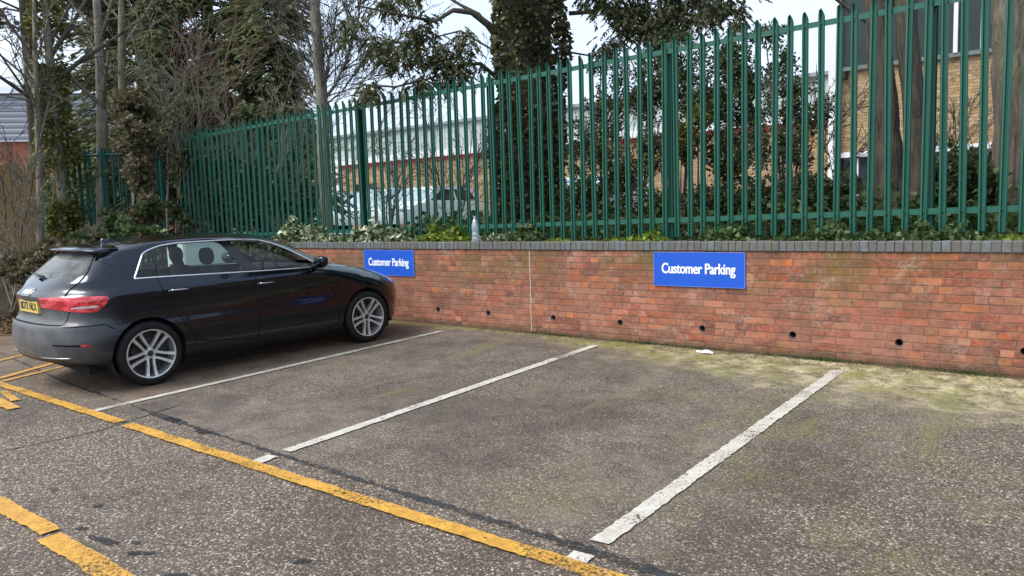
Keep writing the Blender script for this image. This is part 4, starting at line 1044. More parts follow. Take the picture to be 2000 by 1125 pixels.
bbox_part('brick_wall', M_tan, (XC0, YF, zb), (XC1, YF + 8, zc), b2, L0)
bbox_part('upper_cladding', M_dgc, (XC0, YF - .03, zc + .10), (XC1, YF + 8, zc + 4.2), b2, L0)
bbox_part('sill_band', simple('grey_green_trim', (.13, .16, .15), .5), (XC0, YF - .10, zc), (XC1, YF + 8, zc + .10), b2, L0)
for px in (1868, 1921, 1975): x = xY(px, 60, YF); bbox_part('mullion', M_wht, (x - .045, YF - .12, zc + .10), (x + .045, YF - .03, zc + 4.2), b2, L0)
bbox_part('white_band', M_wht, (XC0, YF - .05, zb - .14), (XC1, YF + 8, zb), b2, L0)
bbox_part('shopfront', M_win, (XC0, YF + .12, 1.0), (XC1, YF + 8, zb - .14), b2, L0)
for k in range(6): x = XC0 + .6 + k * 1.7; bbox_part('frame_post', M_wht, (x, YF + .06, 1.0), (x + .08, YF + .12, zb - .14), b2, L0)
bbox_part('corner_column', M_wht, (XC0 - .02, YF - .2, 1.0), (XC0 + .24, YF - .03, zc + 4.2), b2, L0)
bbox_part('lamp', M_blk, (xY(1652, 150, YF) - .06, YF - .30, zY(1652, 156, YF)), (xY(1652, 150, YF) + .06, YF - .0, zY(1652, 142, YF)), b2, L0)
# far shed on the left
p0 = atD(-260, 300, 40); p1 = atD(330, 262, 36)
b3 = thing('factory_shed', 'distant shed with orange-red brick wall and grey ribbed sheet roof seen between the left trunks', 'building', (p0 + p1) / 2 * np.array([1, 1, 0]))
bx = Vector(b3.location); d2 = Vector((p1[0] - p0[0], p1[1] - p0[1], 0)); Ls = d2.length; d2.normalize(); n2 = Vector((-d2.y, d2.x, 0))
def shed(nm, mat, pts):
    mb = MB(); mb.quad_strip([[tuple(Vector((p0[0], p0[1], 0)) + n2 * a + Vector((0, 0, z)) - bx) for a, z in pts], [tuple(Vector((p1[0], p1[1], 0)) + n2 * a + Vector((0, 0, z)) - bx) for a, z in pts]]); return mb.build(nm, mat, b3)
M_orb = simple('orange_red_brick', (.32, .11, .06), .85, .35, 6)
def rib_obj(name, c1, c2, per):
    t = NT(name); p = t.pos('World'); q = t.xyz(p); f = t.math('PINGPONG', q[2], per / 2); f = t.step(t.math('DIVIDE', f, per / 2), .3, .6)
    return t.fin(t.mix(f, c1, c2), .5, t.bump(f, 1.0, .05))
M_shed = rib_obj('grey_sheet_cladding', (.44, .47, .51), (.27, .29, .32), .22)
shed('wall', M_orb, [(0, 0), (12, 0), (12, 5.0), (0, 5.0)])
shed('fascia', M_shed, [(-.1, 5.0), (12, 5.0), (12, 6.9), (-.1, 6.9)])
shed('roof', M_shed, [(-.3, 6.9), (12.3, 6.9), (6, 8.2)])

# ------------------------------------------------------------------ parked vehicles beyond the fence
def small_car(label, px, Y, paint_c, ang=0, van=False, group='pale vehicles parked beyond the fence', loc=None, H=1.46):
    c = atY(px, 420, Y); t = thing('parked_van' if van else 'parked_car', label, 'van' if van else 'car', loc or (c[0], Y, 1.03), group)
    t.rotation_euler = (0, 0, ang)
    if van: H = 1.95
    pm_ = simple('vehicle_paint', paint_c, .25, .05, 3, Coat_Weight=.6)
    low = [(-2.15, .35), (-2.18, .62), (-2.10, .88), (-1.2, .95), (1.0, .95), (1.75, .86), (2.12, .70), (2.18, .45), (2.12, .25), (-2.1, .25)]
    if van: low = [(-2.3, .35), (-2.3, .95), (-2.2, 1.05), (1.3, 1.05), (1.85, .95), (2.25, .78), (2.3, .45), (2.2, .25), (-2.25, .25)]
    def lay(poly, ys, ks):
        mb = MB(); cx_ = sum(p[0] for p in poly) / len(poly); cz_ = sum(p[1] for p in poly) / len(poly)
        mb.quad_strip([[(cx_ + (x - cx_) * k, y, cz_ + (z - cz_) * (k * .5 + .5)) for x, z in poly] for y, k in zip(ys, ks)]); return mb
    lay(low, (-.88, -.80, -.6, .6, .80, .88), (.93, .985, 1, 1, .985, .93)).build('body', pm_, t, 40)
    top = [(-2.0, .93), (-1.55, H - .08), (-1.2, H), (.1, H), (.45, H - .06), (1.15, .93)] if not van else [(-2.2, 1.0), (-2.15, H - .05), (-2.0, H), (.6, H), (.9, H - .06), (1.45, 1.0)]
    mb = MB(); r0 = [(x, z) for x, z in top]
    def wy(z): return .80 - .18 * (z - .93) / (H - .93)
    mb.quad_strip([[(x, -wy(z), z) for x, z in r0], [(x, wy(z), z) for x, z in r0]]); cab = mb.build('cabin', pm_, t)
    for s in (-1, 1):
        for poly in ([(-1.62, .99), (-1.40, H - .14), (-.55, H - .12), (-.55, .97)], [(-.45, .97), (-.45, H - .12), (.10, H - .13), (.85, .98)]):
            if van and poly[0][0] < -1: continue
            mb = MB(); mb.quad_strip([[(x, s * (wy(z) - .02), z) for x, z in poly], [(x, s * (wy(z) + .006), z) for x, z in poly]]); mb.build('side_window', M_win, cab)
        for x in (-1.32, 1.32):
            mb = MB(); mb.lathe([(.0001, -.1), (.30, -.1), (.32, -.06), (.32, .06), (.30, .1), (.0001, .1)], 20, 'y', (x, s * .80, .32)); wh = mb.build('wheel', M_tyre, t, 40)
            mb = MB(); mb.lathe([(.0001, s * .105), (.20, s * .105), (.21, s * .09)], 16, 'y', (x, s * .80, .32)); mb.build('rim', M_alloy, wh)
    for x, nm_, z0, z1, mt in ((-2.02 if not van else -2.2, 'rear_window', 1.0, H - .15, M_win),):
        pass
    mb = MB(); z0, z1 = (.97, H - .10)
    xa, xb = (1.08, .52) if not van else (1.40, .98)
    mb.quad_strip([[(xa + .02, -.70, z0), (xa + .02, .70, z0), (xb + .02, .60, z1), (xb + .02, -.60, z1)], [(xa - .03, -.70, z0), (xa - .03, .70, z0), (xb - .03, .60, z1), (xb - .03, -.60, z1)]]); mb.build('windscreen', M_scr, cab)
    for s in (-1, 1):
        mb = MB(); mb.cbox((2.02, s * .62 - .14, .60), (2.13, s * .62 + .14, .72), .02); mb.build('headlamp', M_head, t)
    return t
M_scr = NT('windscreen_painted_sky'); M_scr = M_scr.fin(M_scr.ramp(M_scr.noise(M_scr.pos(), 2, 3), [(.3, (.20, .26, .31)), (.7, (.34, .41, .47))]), .15, Coat_Weight=1.0)  # pale blue base colour paints the sky's reflection into the glass
small_car('white car nose-on behind the ivy left of the tall post', 664, 11.4, (.66, .67, .70), rad(-80))
small_car('pale blue car beyond the fence near the left blue sign', 752, 10.8, (.50, .56, .63), rad(-84))
small_car('white car beyond the fence above the bright green ivy', 838, 11.2, (.62, .64, .66), rad(-86))
small_car('silver car half hidden by evergreen shrubs beyond the middle of the fence', 1160, 10.6, (.58, .60, .62), rad(-95))
# added white cabinet: stand-in for an unidentified pale shape beyond the dark car
_q = ORG + fxv * 2.80 + lyv * 1.95
cbt = thing('cabinet_stand_in', 'white cabinet standing in for an unidentified pale shape glimpsed through the windows of the dark hatchback', 'cabinet', (_q.x, _q.y, gz(_q.x, _q.y))); cbt.rotation_euler = (0, 0, HD)
M_cab2 = simple('white_cabinet_steel', (.78, .82, .80), .4, .05, 4)
mb = MB(); mb.cbox((-.36, -.24, .08), (.36, .24, 1.27), .012); mb.build('case', M_cab2, cbt)
mb = MB(); mb.box((-.34, -.22, 0), (.34, .22, .08)); mb.build('plinth', M_blk, cbt)
mb = MB(); mb.cbox((-.38, -.26, 1.272), (.38, .26, 1.305), .010); mb.build('lid', M_cab2, cbt)
for s_ in (-1, 1):
    mb = MB(); mb.cbox((min(0, s_ * .34) + .004, -.252, .12), (max(0, s_ * .34) - .004, -.2405, 1.24), .003); dd = mb.build('door', M_cab2, cbt)
    mb = MB(); mb.cbox((s_ * .05 - .012, -.268, .62), (s_ * .05 + .012, -.253, .76), .004); mb.build('handle', M_blk, dd)

# ------------------------------------------------------------------ plants
def leaf_mesh(name, C, D, ln, wd, mat, rng, flat=None):
    """diamond leaves at C pointing along D; ln, wd arrays or floats"""
    n = len(C); C = np.asarray(C); D = np.asarray(D); D = D / (np.linalg.norm(D, axis=1, keepdims=True) + 1e-9)
    R_ = rng.normal(size=(n, 3))
    if flat is not None: R_ = R_ * (1 - flat) + np.array([0, 0, 1.0]) * flat * 2
    S_ = np.cross(D, R_); S_ /= (np.linalg.norm(S_, axis=1, keepdims=True) + 1e-9); Nn = np.cross(S_, D)
    ln = (np.ones(n) * ln * rng.uniform(.7, 1.25, n))[:, None]; wd = (np.ones(n) * wd * rng.uniform(.75, 1.25, n))[:, None]
    V = np.empty((n, 4, 3)); V[:, 0] = C; V[:, 1] = C + D * ln * .45 + S_ * wd * .5 + Nn * wd * .12; V[:, 2] = C + D * ln - Nn * ln * .10; V[:, 3] = C + D * ln * .45 - S_ * wd * .5 + Nn * wd * .12
    return mesh_np(name, V.reshape(-1, 3), np.arange(n * 4).reshape(n, 4), mat)
def rdir(rng, n): d = rng.normal(size=(n, 3)); return d / np.linalg.norm(d, axis=1, keepdims=True)
GREENS = dict(
 ivy=leaf_mat('dark_ivy_leaf', [(0, (.018, .036, .011)), (.35, (.048, .088, .026)), (.7, (.10, .155, .052)), (1, (.24, .28, .13))]),
 varieg=leaf_mat('cream_edged_ivy_leaf', [(0, (.020, .040, .016)), (.36, (.045, .085, .030)), (.50, (.15, .20, .09)), (.64, (.38, .42, .26)), (.85, (.68, .68, .52))], .4, .12, 4.0),
 bright=leaf_mat('yellow_green_leaf', [(0, (.045, .08, .012)), (.4, (.13, .19, .025)), (.75, (.26, .32, .045)), (1, (.42, .44, .12))]),
 conifer=leaf_mat('conifer_spray', [(0, (.022, .028, .010)), (.4, (.058, .066, .023)), (.75, (.110, .118, .046)), (1, (.18, .175, .08))], .6, .15),
 leyland=leaf_mat('grey_green_conifer_spray', [(0, (.062, .080, .034)), (.4, (.165, .195, .088)), (.75, (.29, .315, .155)), (1, (.42, .41, .24))], .6, .3),
 treeivy=leaf_mat('old_ivy_leaf', [(0, (.022, .026, .010)), (.35, (.062, .066, .026)), (.7, (.12, .12, .052)), (1, (.21, .20, .095))]),
 holly=leaf_mat('dark_evergreen_leaf', [(0, (.020, .032, .013)), (.4, (.048, .072, .028)), (.75, (.095, .120, .050)), (1, (.20, .205, .11))], .4, .25),
 olive=leaf_mat('olive_bush_leaf', [(0, (.05, .055, .014)), (.4, (.12, .125, .03)), (.8, (.22, .21, .06)), (1, (.33, .30, .12))]),
 dry=leaf_mat('dry_brown_ivy_leaf', [(0, (.036, .032, .016)), (.35, (.095, .083, .044)), (.7, (.18, .155, .088)), (.9, (.11, .14, .06)), (1, (.34, .30, .19))], .7, .25),
 litter=leaf_mat('fallen_leaf', [(0, (.05, .028, .012)), (.4, (.12, .07, .03)), (.8, (.22, .14, .07)), (1, (.36, .28, .17))], .8, .1))
B_grey = bark_mat('grey_green_bark', (.11, .10, .078), (.34, .32, .26), 9, (.15, .16, .085))
B_brown = bark_mat('brown_fissured_bark', (.026, .022, .017), (.105, .088, .064), 8, (.07, .078, .042))
B_red = bark_mat('reddish_twig_bark', (.15, .085, .065), (.36, .235, .19), 12)
B_dark = bark_mat('dark_twig_bark', (.045, .038, .030), (.14, .12, .095), 12)
B_pale = bark_mat('pale_twig_bark', (.14, .125, .09), (.34, .305, .23), 12, (.13, .14, .075))

def grow(mbs, p, d, L, r, lvl, mx, rng, cfg):
    """recursive limb; mbs[0] trunk, mbs[1] branches"""
    k = max(3, int(L / cfg.get('seg', .28)) + 1); path = [np.array(p, float)]; rr = [r]; dirs = []
    d = np.array(d, float); d /= np.linalg.norm(d)
    for i in range(k):
        d = d + rng.normal(size=3) * cfg['wig'] * (1 + .4 * lvl) + np.array([0, 0, cfg['up'] * (1 if lvl else .3)]); d /= np.linalg.norm(d)
        path.append(path[-1] + d * L / k); rr.append(max(cfg['rmin'], r * (1 - (1 - cfg['tip']) * (i + 1) / k))); dirs.append(d.copy())
    mbs[0 if lvl == 0 else 1].tube(path, rr, [10, 6, 4, 3, 3][min(lvl, 4)], False)
    if lvl >= mx: return
    nb = cfg['nb'][lvl]
    for b in range(nb):
        f = rng.uniform(cfg['from'][lvl], .97); i = min(k - 1, int(f * k)); q = path[i] + (path[i + 1] - path[i]) * (f * k - i)
        e = rng.normal(size=3); e -= e.dot(dirs[i]) * dirs[i]; e /= np.linalg.norm(e)
        a = cfg['ang'] * rng.uniform(.7, 1.3); nd = dirs[i] * math.cos(a) + e * math.sin(a)
        if 'bias' in cfg: nd = nd + cfg['bias'] * .3
        rq = rr[i] * rng.uniform(.35, .6)
        grow(mbs, q, nd, L * cfg['lr'] * rng.uniform(.6, 1.15) * (1.15 - .4 * f), max(cfg['rmin'], rq), lvl + 1, mx, rng, cfg)
def bare_tree(name, label, cat, base, d, L, r, cfg, mx, seed, bark, bark2=None, stems=1, group=None, spread=.2):
    t = thing(name, label, cat, base, group); rng = np.random.default_rng(seed); mbs = [MB(), MB()]
    for s in range(stems):
        dd = np.array(d, float) + (rng.normal(size=3) * spread if stems > 1 else 0)
        grow(mbs, np.array([rng.uniform(-.12, .12), rng.uniform(-.12, .12), 0]) * (stems > 1), dd, L * (rng.uniform(.7, 1.1) if stems > 1 else 1), r * (rng.uniform(.6, 1.1) if stems > 1 else 1), 0, mx, rng, cfg)
    mbs[0].build('trunk', bark, t, True)
    if mbs[1].v: mbs[1].build('branches', bark2 or bark, t, True)
    return t
def sprays(rng, C, n, size, droop=.5, out=None):
    """fern-like conifer sprays: n per centre, each a fan of small blades"""
    P = []; Dd = []
    for i, c in enumerate(C):
        for k in range(n):
            a = rng.uniform(0, 2 * math.pi); d = np.array([math.cos(a), math.sin(a), -droop * rng.uniform(.2, 1.4)])
            if out is not None: d = d * .6 + out[i] * .9
            d /= np.linalg.norm(d); e = np.cross(d, [0, 0, 1.]); L = size * rng.uniform(.7, 1.4); q = c + rng.normal(size=3) * size * .35
            m = 9
            for j in range(m):
                u = j / m; s = 1 if j % 2 else -1
                P.append(q + d * L * u + np.array([0, 0, -L * .25 * u * u])); dd = d + e * s * .75 * (1 - u * .5) + np.array([0, 0, -.25 * u]); Dd.append(dd)
    return np.array(P), np.array(Dd)
def conifer(name, label, base, H, R, nb, seed, mat, shape, droop=.45, leafl=.17, per=3, zmin=.3, group=None):
    t = thing(name, label, 'tree', base, group); rng = np.random.default_rng(seed)
    mb = MB(); mb.tube([(0, 0, -.1), (.05, 0, H * .5), (0, 0, H * .97)], [R * .075 + .06, R * .05 + .04, .02], 9); mb.build('trunk', B_brown, t, True)
    C = []; O = []; mbb = MB()
    for i in range(nb):
        h = rng.uniform(zmin, H * .97); Rr = R * shape(h / H) * rng.uniform(.65, 1.12); a = rng.uniform(0, 2 * math.pi); d = np.array([math.cos(a), math.sin(a), 0])
        path = []; m = max(4, int(Rr / .22))
        for j in range(m + 1):
            u = j / m; path.append(np.array([0, 0, h]) + d * Rr * u + np.array([0, 0, Rr * (.30 * u - droop * u * u)]) + rng.normal(size=3) * .03)
        mbb.tube(path[::2] + [path[-1]], [.022 * (1 - .8 * k / (len(path[::2]))) + .004 for k in range(len(path[::2]) + 1)], 4, False)
        for j in range(1, m + 1):
            if j / m > .25:
                C.append(path[j]); O.append(d)
                if rng.random() < .6: C.append(path[j] + rng.normal(size=3) * np.array([.16, .16, .10])); O.append(d)
    mbb.build('branches', B_dark, t, True)
    P, Dd = sprays(rng, C, per, .24, droop, O)
    o = link('foliage', leaf_mesh('foliage', P, Dd, leafl, leafl * .30, mat, rng, .3), t)
    return t
def clump_pts(rng, cen, rad3, n, hollow=.5):
    d = rdir(rng, n); u = rng.uniform(hollow, 1, n) ** .6
    return cen + d * u[:, None] * np.array(rad3), d
def bush(name, label, cat, base, clumps, seed, mat, ln, wd, group=None, stems=4, bark=None, down=0.0, fine=(.16, .36)):
    """clumps: (dx,dy,dz, rx,ry,rz, n) relative to base"""
    t = thing(name, label, cat, base, group); rng = np.random.default_rng(seed); P = []; D = []
    for c in clumps:
        sub = max(1, int(c[6] / 60))
        cen = np.array(c[:3]) + rdir(rng, sub) * rng.uniform(.2, .95, (sub, 1)) * np.array(c[3:6])
        for q in cen:
            p_, d_ = clump_pts(rng, q, np.array(c[3:6]) * rng.uniform(*fine), max(8, int(c[6] / sub)), .1)
            P.append(p_); D.append(d_ * .7 + rng.normal(size=d_.shape) * .6 + np.array([0, 0, down]))
    P = np.concatenate(P); D = np.concatenate(D)
    if stems:
        mb = MB()
        for k in range(stems):
            c = clumps[k % len(clumps)]; e = np.array(c[:3]) + rng.normal(size=3) * .15 * np.array(c[3:6]); s0 = np.array([rng.uniform(-.08, .08), rng.uniform(-.05, .05), -.05])
            mid = (s0 + e) / 2 + rng.normal(size=3) * .06; mb.tube([s0, mid, e], [.022, .016, .006], 5, False)
        mb.build('stems', bark or B_dark, t, True)
    link('foliage', leaf_mesh('foliage', P, D, ln, wd, mat, rng), t)
    return t

# --- ivy-clad trunk of the big conifer just behind the fence
rng = np.random.default_rng(21)
bpos = atY(1042, 466, 1.9); bpos[2] = 1.0
T1 = thing('conifer_tree', 'huge ivy-covered trunk with drooping dark boughs rising behind the middle of the green fence', 'tree', bpos)
def loc1(u, v, D): return atD(u, v, D) - bpos
D0 = math.hypot(bpos[0] - CAM[0], bpos[1] - CAM[1])
mb = MB(); mb.tube([(0, 0, -.2), (.02, 0, .6), (0, 0, 2.0), (-.03, 0, 4.0), (-.02, 0, 8)], [.50, .41, .38, .36, .30], 16); mb.build('trunk', B_brown, T1, True)
P = []; Dd = []
n = 13000; a = rng.uniform(0, 2 * math.pi, n); z = rng.uniform(0, 6.2, n); lump = .06 * np.sin(a * 3 + z * 2.1) + .05 * np.sin(z * 4.3 + a * 2)
rr = .40 + lump + rng.uniform(0, .13, n); c_ = np.stack([rr * np.cos(a), rr * np.sin(a), z], 1)
d_ = np.stack([np.cos(a), np.sin(a), rng.uniform(-1.2, .2, n)], 1) + rng.normal(size=(n, 3)) * .5
link('ivy', leaf_mesh('ivy', c_, d_, .085, .075, GREENS['treeivy'], rng), T1)
mbl = MB()
for pl, r0, r1 in (([(962, 55, 0), (922, 24, -.1), (885, 20, -.2), (850, 42, -.3), (790, 30, -.5), (700, 12, -.8)], .055, .012), ([(966, 148, 0), (938, 124, -.1), (900, 128, -.2), (845, 152, -.3), (770, 170, -.4), (690, 164, -.5)], .035, .008),
                   ([(966, 70, 0), (935, 28, 0), (900, 10, .1), (850, -20, .2)], .04, .015), ([(1112, 26, 0), (1150, 24, -.1), (1185, 14, -.2), (1300, 22, -.3), (1440, 40, -.5)], .035, .010), ([(1114, -20, 0), (1200, -40, -.2), (1330, -20, -.4), (1450, -10, -.5)], .05, .015),
                   ([(1100, 100, .2), (1160, 110, .3), (1230, 95, .5)], .018, .006), ([(966, 100, .2), (900, 60, .4), (800, 85, .5), (720, 70, .6)], .02, .006)):
    mbl.tube([loc1(u, v, D0 + dd) for u, v, dd in pl], list(np.linspace(r0, r1, len(pl))), 6, False)
mbl.build('boughs', B_dark, T1, True)
C = []
def patch(u, v, su, sv, n, dd=-.3, sd=.25):
    for k in range(n):
        C.append(loc1(u + rng.normal() * su * .5, v + rng.normal() * sv * .5, D0 + dd + rng.normal() * sd))
for a in ((742, 92, 30, 28, 16), (770, 112, 40, 26, 16), (805, 80, 34, 34, 16), (832, 48, 26, 22, 10), (852, 105, 44, 30, 20), (892, 112, 34, 30, 16), (905, 84, 26, 26, 9), (716, 174, 26, 12, 10), (812, 162, 26, 14, 8), (856, 160, 34, 14, 10), (890, 140, 26, 16, 8), (762, 8, 44, 14, 12), (690, 40, 22, 34, 8), (676, 70, 16, 26, 6), (800, -10, 60, 14, 12),
          (1180, 10, 34, 20, 14), (1225, 24, 44, 34, 26), (1275, 28, 50, 40, 34), (1330, 22, 50, 38, 34), (1380, 22, 40, 34, 20), (1250, 55, 40, 16, 12), (1310, 58, 36, 14, 12), (1435, 36, 24, 26, 10), (1420, 8, 40, 18, 10), (1160, -10, 40, 20, 12), (1300, -30, 120, 26, 40), (1200, 88, 24, 12, 5), (1185, 105, 16, 12, 4)): patch(*a)
P, Dd = sprays(rng, C, 5, .17, .8)
link('foliage', leaf_mesh('foliage', P, Dd, .075, .030, GREENS['conifer'], rng, .3), T1)

# the crown continues above: dark boughs all round the upper trunk
C = []
for k in range(150):
    d = rng.normal(size=3); d /= np.linalg.norm(d); q = np.array([0, 0, 7.6]) + d * rng.uniform(.5, 1, 1) * np.array([3.0, 2.2, 2.3]); C.append(q)
P, Dd = sprays(rng, C, 12, .42, .8)
link('upper_crown', leaf_mesh('upper_crown', P, Dd, .20, .085, GREENS['conifer'], rng, .3), T1)

# --- leaning pair of trunks and the trunk at the right edge
def stem_tree(name, label, base, paths, bark, extra_r=0, D=None, seed=1, branches=()):
    t = thing(name, label, 'tree', base); rg = np.random.default_rng(seed)
    for pl in paths:
        mb = MB(); pts = []; rs = []
        for u, v, r_ in pl: pts.append(atD(u, v, D) - base); rs.append(r_)
        # refine with wobble
        q = []; qr = []
        for i in range(len(pts) - 1):
            for k in range(6):
                f = k / 6; q.append(pts[i] * (1 - f) + pts[i + 1] * f + rg.normal(size=3) * .006); qr.append((rs[i] * (1 - f) + rs[i + 1] * f) * rg.uniform(.95, 1.05))
        q.append(pts[-1]); qr.append(rs[-1]); mb.tube(q, qr, 14); mb.build('trunk', bark, t, True)
    if branches:
        mb = MB()
        for pl, r0, r1 in branches:
            pts = [atD(u, v, D + dd) - base for u, v, dd in pl]; mb.tube(pts, list(np.linspace(r0, r1, len(pts))), 6, False)
        mb.build('branches', bark, t, True)
    return t
bp = atY(1765, 470, 1.9); bp[2] = 1.0; DD = math.hypot(bp[0] - CAM[0], bp[1] - CAM[1])
stem_tree('twin_trunk_tree', 'thick brown double trunk leaning behind the right half of the green fence', bp, [[(1752, 480, .22), (1740, 360, .165), (1730, 240, .140), (1716, 100, .128), (1708, -40, .12), (1702, -260, .10)], [(1790, 480, .19), (1794, 360, .140), (1788, 230, .118), (1774, 90, .115), (1766, -60, .11), (1770, -260, .09)]], B_brown, D=DD, seed=5,
          branches=[([(1716, 130, 0), (1735, 60, .1), (1748, -20, .2)], .03, .02), ([(1720, 60, 0), (1660, 20, -.1), (1610, -20, -.2)], .03, .012)])
bp = atY(1985, 470, 1.7); bp[2] = 1.0; DD = math.hypot(bp[0] - CAM[0], bp[1] - CAM[1])
stem_tree('rough_barked_tree', 'broad grey-brown trunk at the right edge of the photo behind the fence', bp, [[(1992, 490, .27), (1986, 330, .215), (1980, 160, .19), (1976, 0, .185), (1970, -260, .16)]], bark_mat('grey_brown_bark', (.055, .047, .034), (.19, .165, .125), 8, (.10, .105, .055)), D=DD, seed=8)

# --- slim forked tree behind the left of the fence
bp = atY(640, 466, 1.3); bp[2] = 1.0; DD = math.hypot(bp[0] - CAM[0], bp[1] - CAM[1])
tt = stem_tree('slim_grey_tree', 'slim pale grey bare tree forking just above the fence left of the tall post', bp,
  [[(640, 470, .12), (634, 330, .115), (629, 205, .11), (622, 100, .098), (614, 0, .085), (606, -180, .06)]], B_grey, D=DD, seed=12)
mbs = [MB(), MB()]; rg = np.random.default_rng(33); cfg = dict(wig=.07, up=.05, rmin=.0042, tip=.3, nb=[9, 6, 4], lr=.55, ang=.6, **{'from': [.15, .15, .2]}, seg=.22)
for pl, r0 in (([(630, 200, 0), (655, 165, 0), (678, 115, -.1), (695, 60, -.2), (708, -20, -.3)], .036), ([(630, 196, 0), (640, 130, .1), (652, 60, .2), (662, -20, .3)], .03), ([(626, 150, 0), (606, 95, .1), (588, 40, .2), (566, -20, .2)], .028), ([(632, 215, 0), (615, 180, .1), (600, 140, .2), (572, 85, .3), (545, 30, .3)], .02), ([(636, 205, 0), (668, 178, 0), (712, 120, -.2), (760, 85, -.3)], .018)):
    pts = [atD(u, v, DD + dd) - bp for u, v, dd in pl]; mbs[0].tube(pts, list(np.linspace(r0, r0 * .4, len(pts))), 6, False)
    for i in range(len(pts) - 1):
        for k in range(5):
            f = rg.random(); q = pts[i] * (1 - f) + pts[i + 1] * f; d = pts[i + 1] - pts[i]; d /= np.linalg.norm(d); e = rg.normal(size=3); e -= e.dot(d) * d; e /= np.linalg.norm(e)
            grow(mbs, q, d * .75 + e * .65, rg.uniform(.5, 1.3), r0 * .35, 1, 3, rg, dict(cfg, nb=[0, 6, 4]))
mbs[0].build('limbs', B_grey, tt, True); mbs[1].build('twigs', B_dark, tt, True)
# --- trunks at the left
def at_base(u, v, D, z): q = atD(u, v, D); q[2] = z; return q
CFG = dict(wig=.05, up=.04, rmin=.006, tip=.35, nb=[8, 5, 3], lr=.34, ang=.75, **{'from': [.25, .15, .2]}, seg=.3)
for u, u2, r_, D, lab, seed, bark in ((197, 180, .15, 17.8, 'straight grey trunk, the thicker of the bare pair at the left', 41, B_grey), (241, 228, .115, 18.3, 'paler slim grey trunk beside the thicker bare trunk at the left', 42, B_pale), (70, 76, .075, 17.3, 'thin bare stem nearest the left edge in front of the brick shed', 43, B_pale)):
    b = at_base(u, 440, D, .4); top = atD(u2, -60, D) - b
    t = bare_tree('bare_tree', lab, 'tree', b, top / np.linalg.norm(top), np.linalg.norm(top) * 1.15, r_, dict(CFG, wig=.012, lr=.24, up=.0), 3, seed, bark, B_pale, group='bare tree trunks at the left')
b = at_base(126, 440, 17.6, .4)
t = bare_tree('ivy_clad_tree', 'trunk wrapped in yellow-green ivy at the left behind the green side fence', 'tree', b, (.0, 0, 1), 7.5, .13, dict(CFG, wig=.012, up=.0), 2, 44, B_grey, B_dark)
rg = np.random.default_rng(45); n = 4200; z = rg.uniform(.8, 5.6, n); a = rg.uniform(0, 2 * math.pi, n); keep = (np.sin(z * 2.3) + np.sin(z * 5.1 + 1) > -.7) | (rg.random(n) < .25); z = z[keep]; a = a[keep]; n = len(z)
rr = .13 + rg.uniform(0, .15, n) * (1.2 + .5 * np.sin(z * 3)); c_ = np.stack([rr * np.cos(a), rr * np.sin(a), z], 1)
link('ivy', leaf_mesh('ivy', c_, np.stack([np.cos(a), np.sin(a), rg.uniform(-1, .2, n)], 1) + rg.normal(size=(n, 3)) * .5, .10, .085, GREENS['olive'], rg), t)
# --- conifers behind the left part of the fence
col = lambda h: (.75 + .35 * math.sin(h * 9)) * (1.15 - .75 * h) + .05
for u, D, H, R, nb, seed, lab in ((300, 20.0, 11, 1.9, 190, 51, 'dense grey-green conifer behind the fence corner above the car roof'), (430, 19.0, 11, 1.75, 190, 52, 'dark conifer with reddish twigs in front, behind the left fence'), (370, 18.8, 10, 1.45, 170, 55, 'grey-green conifer directly above the fence corner'), (560, 17.4, 6.2, .95, 90, 56, 'short drooping conifer touching the slim grey tree'), (515, 18.0, 9.5, 1.35, 150, 53, 'conifer with drooping fingers of foliage left of the slim grey tree'), (250, 22.0, 12, 1.5, 110, 54, 'conifer seen through the pair of bare grey trunks')):
    conifer('leyland_cypress', lab, at_base(u, 440, D, .9), H, R, nb, seed, GREENS['leyland'], col, .42, .13, 5, .6, 'conifers behind the left fence')
# thin crowned evergreen at the top left corner
t = conifer('pine_tree', 'sparse dark pine in the top left corner with sky showing through', at_base(85, 440, 20.5, .4), 11, 1.7, 46, 57, GREENS['conifer'], lambda h: 1.0 - .5 * (h - .4), .3, .11, 5, 4.3)
# --- bare shrubs with reddish and pale twigs
C2 = dict(wig=.07, up=.03, rmin=.005, tip=.25, nb=[7, 5, 3], lr=.5, ang=.55, **{'from': [.2, .15, .15]}, seg=.25)
for u, D, L, st, seed, bark, lab, sp in ((455, 17.2, 4.2, 5, 61, B_red, 'reddish bare shrub spraying upwards over the left fence', .28), (400, 17.4, 4.4, 4, 62, B_pale, 'tall pale-stemmed bare shrub between conifer and fence corner', .25), (330, 17.0, 3.6, 4, 63, B_pale, 'pale tangled bare shrub above the fence corner', .26), (540, 15.8, 3.2, 5, 64, B_pale, 'low pale bare shrub left of the slim grey tree', .3)):
    bare_tree('bare_shrub', lab, 'shrub', at_base(u, 450, D, 1.0), (0, 0, 1), L, .035, C2, 3, seed, bark, None, st, 'bare shrubs behind the left fence', sp)
for u, D, L, st, seed, bark, lab, z in ((40, 16.2, 2.3, 3, 66, B_pale, 'leafless pale shrub in front of the timber fence at the left edge', .3), (88, 16.0, 1.6, 2, 67, B_pale, 'leafless brown shrub where timber fence meets green side fence', .3), (5, 17.0, 4.2, 3, 68, B_dark, 'dark bare shrub with arching twigs at the left edge against the sky', .4), (165, 15.2, 1.0, 2, 69, B_pale, 'small bare shrub with a long leaning twig behind the car tailgate', .3)):
    bare_tree('bare_shrub', lab, 'shrub', at_base(u, 470, D, z), (0, 0, 1), L, .024, C2, 3, seed, bark, None, st, 'bare shrubs at the left edge', .3)
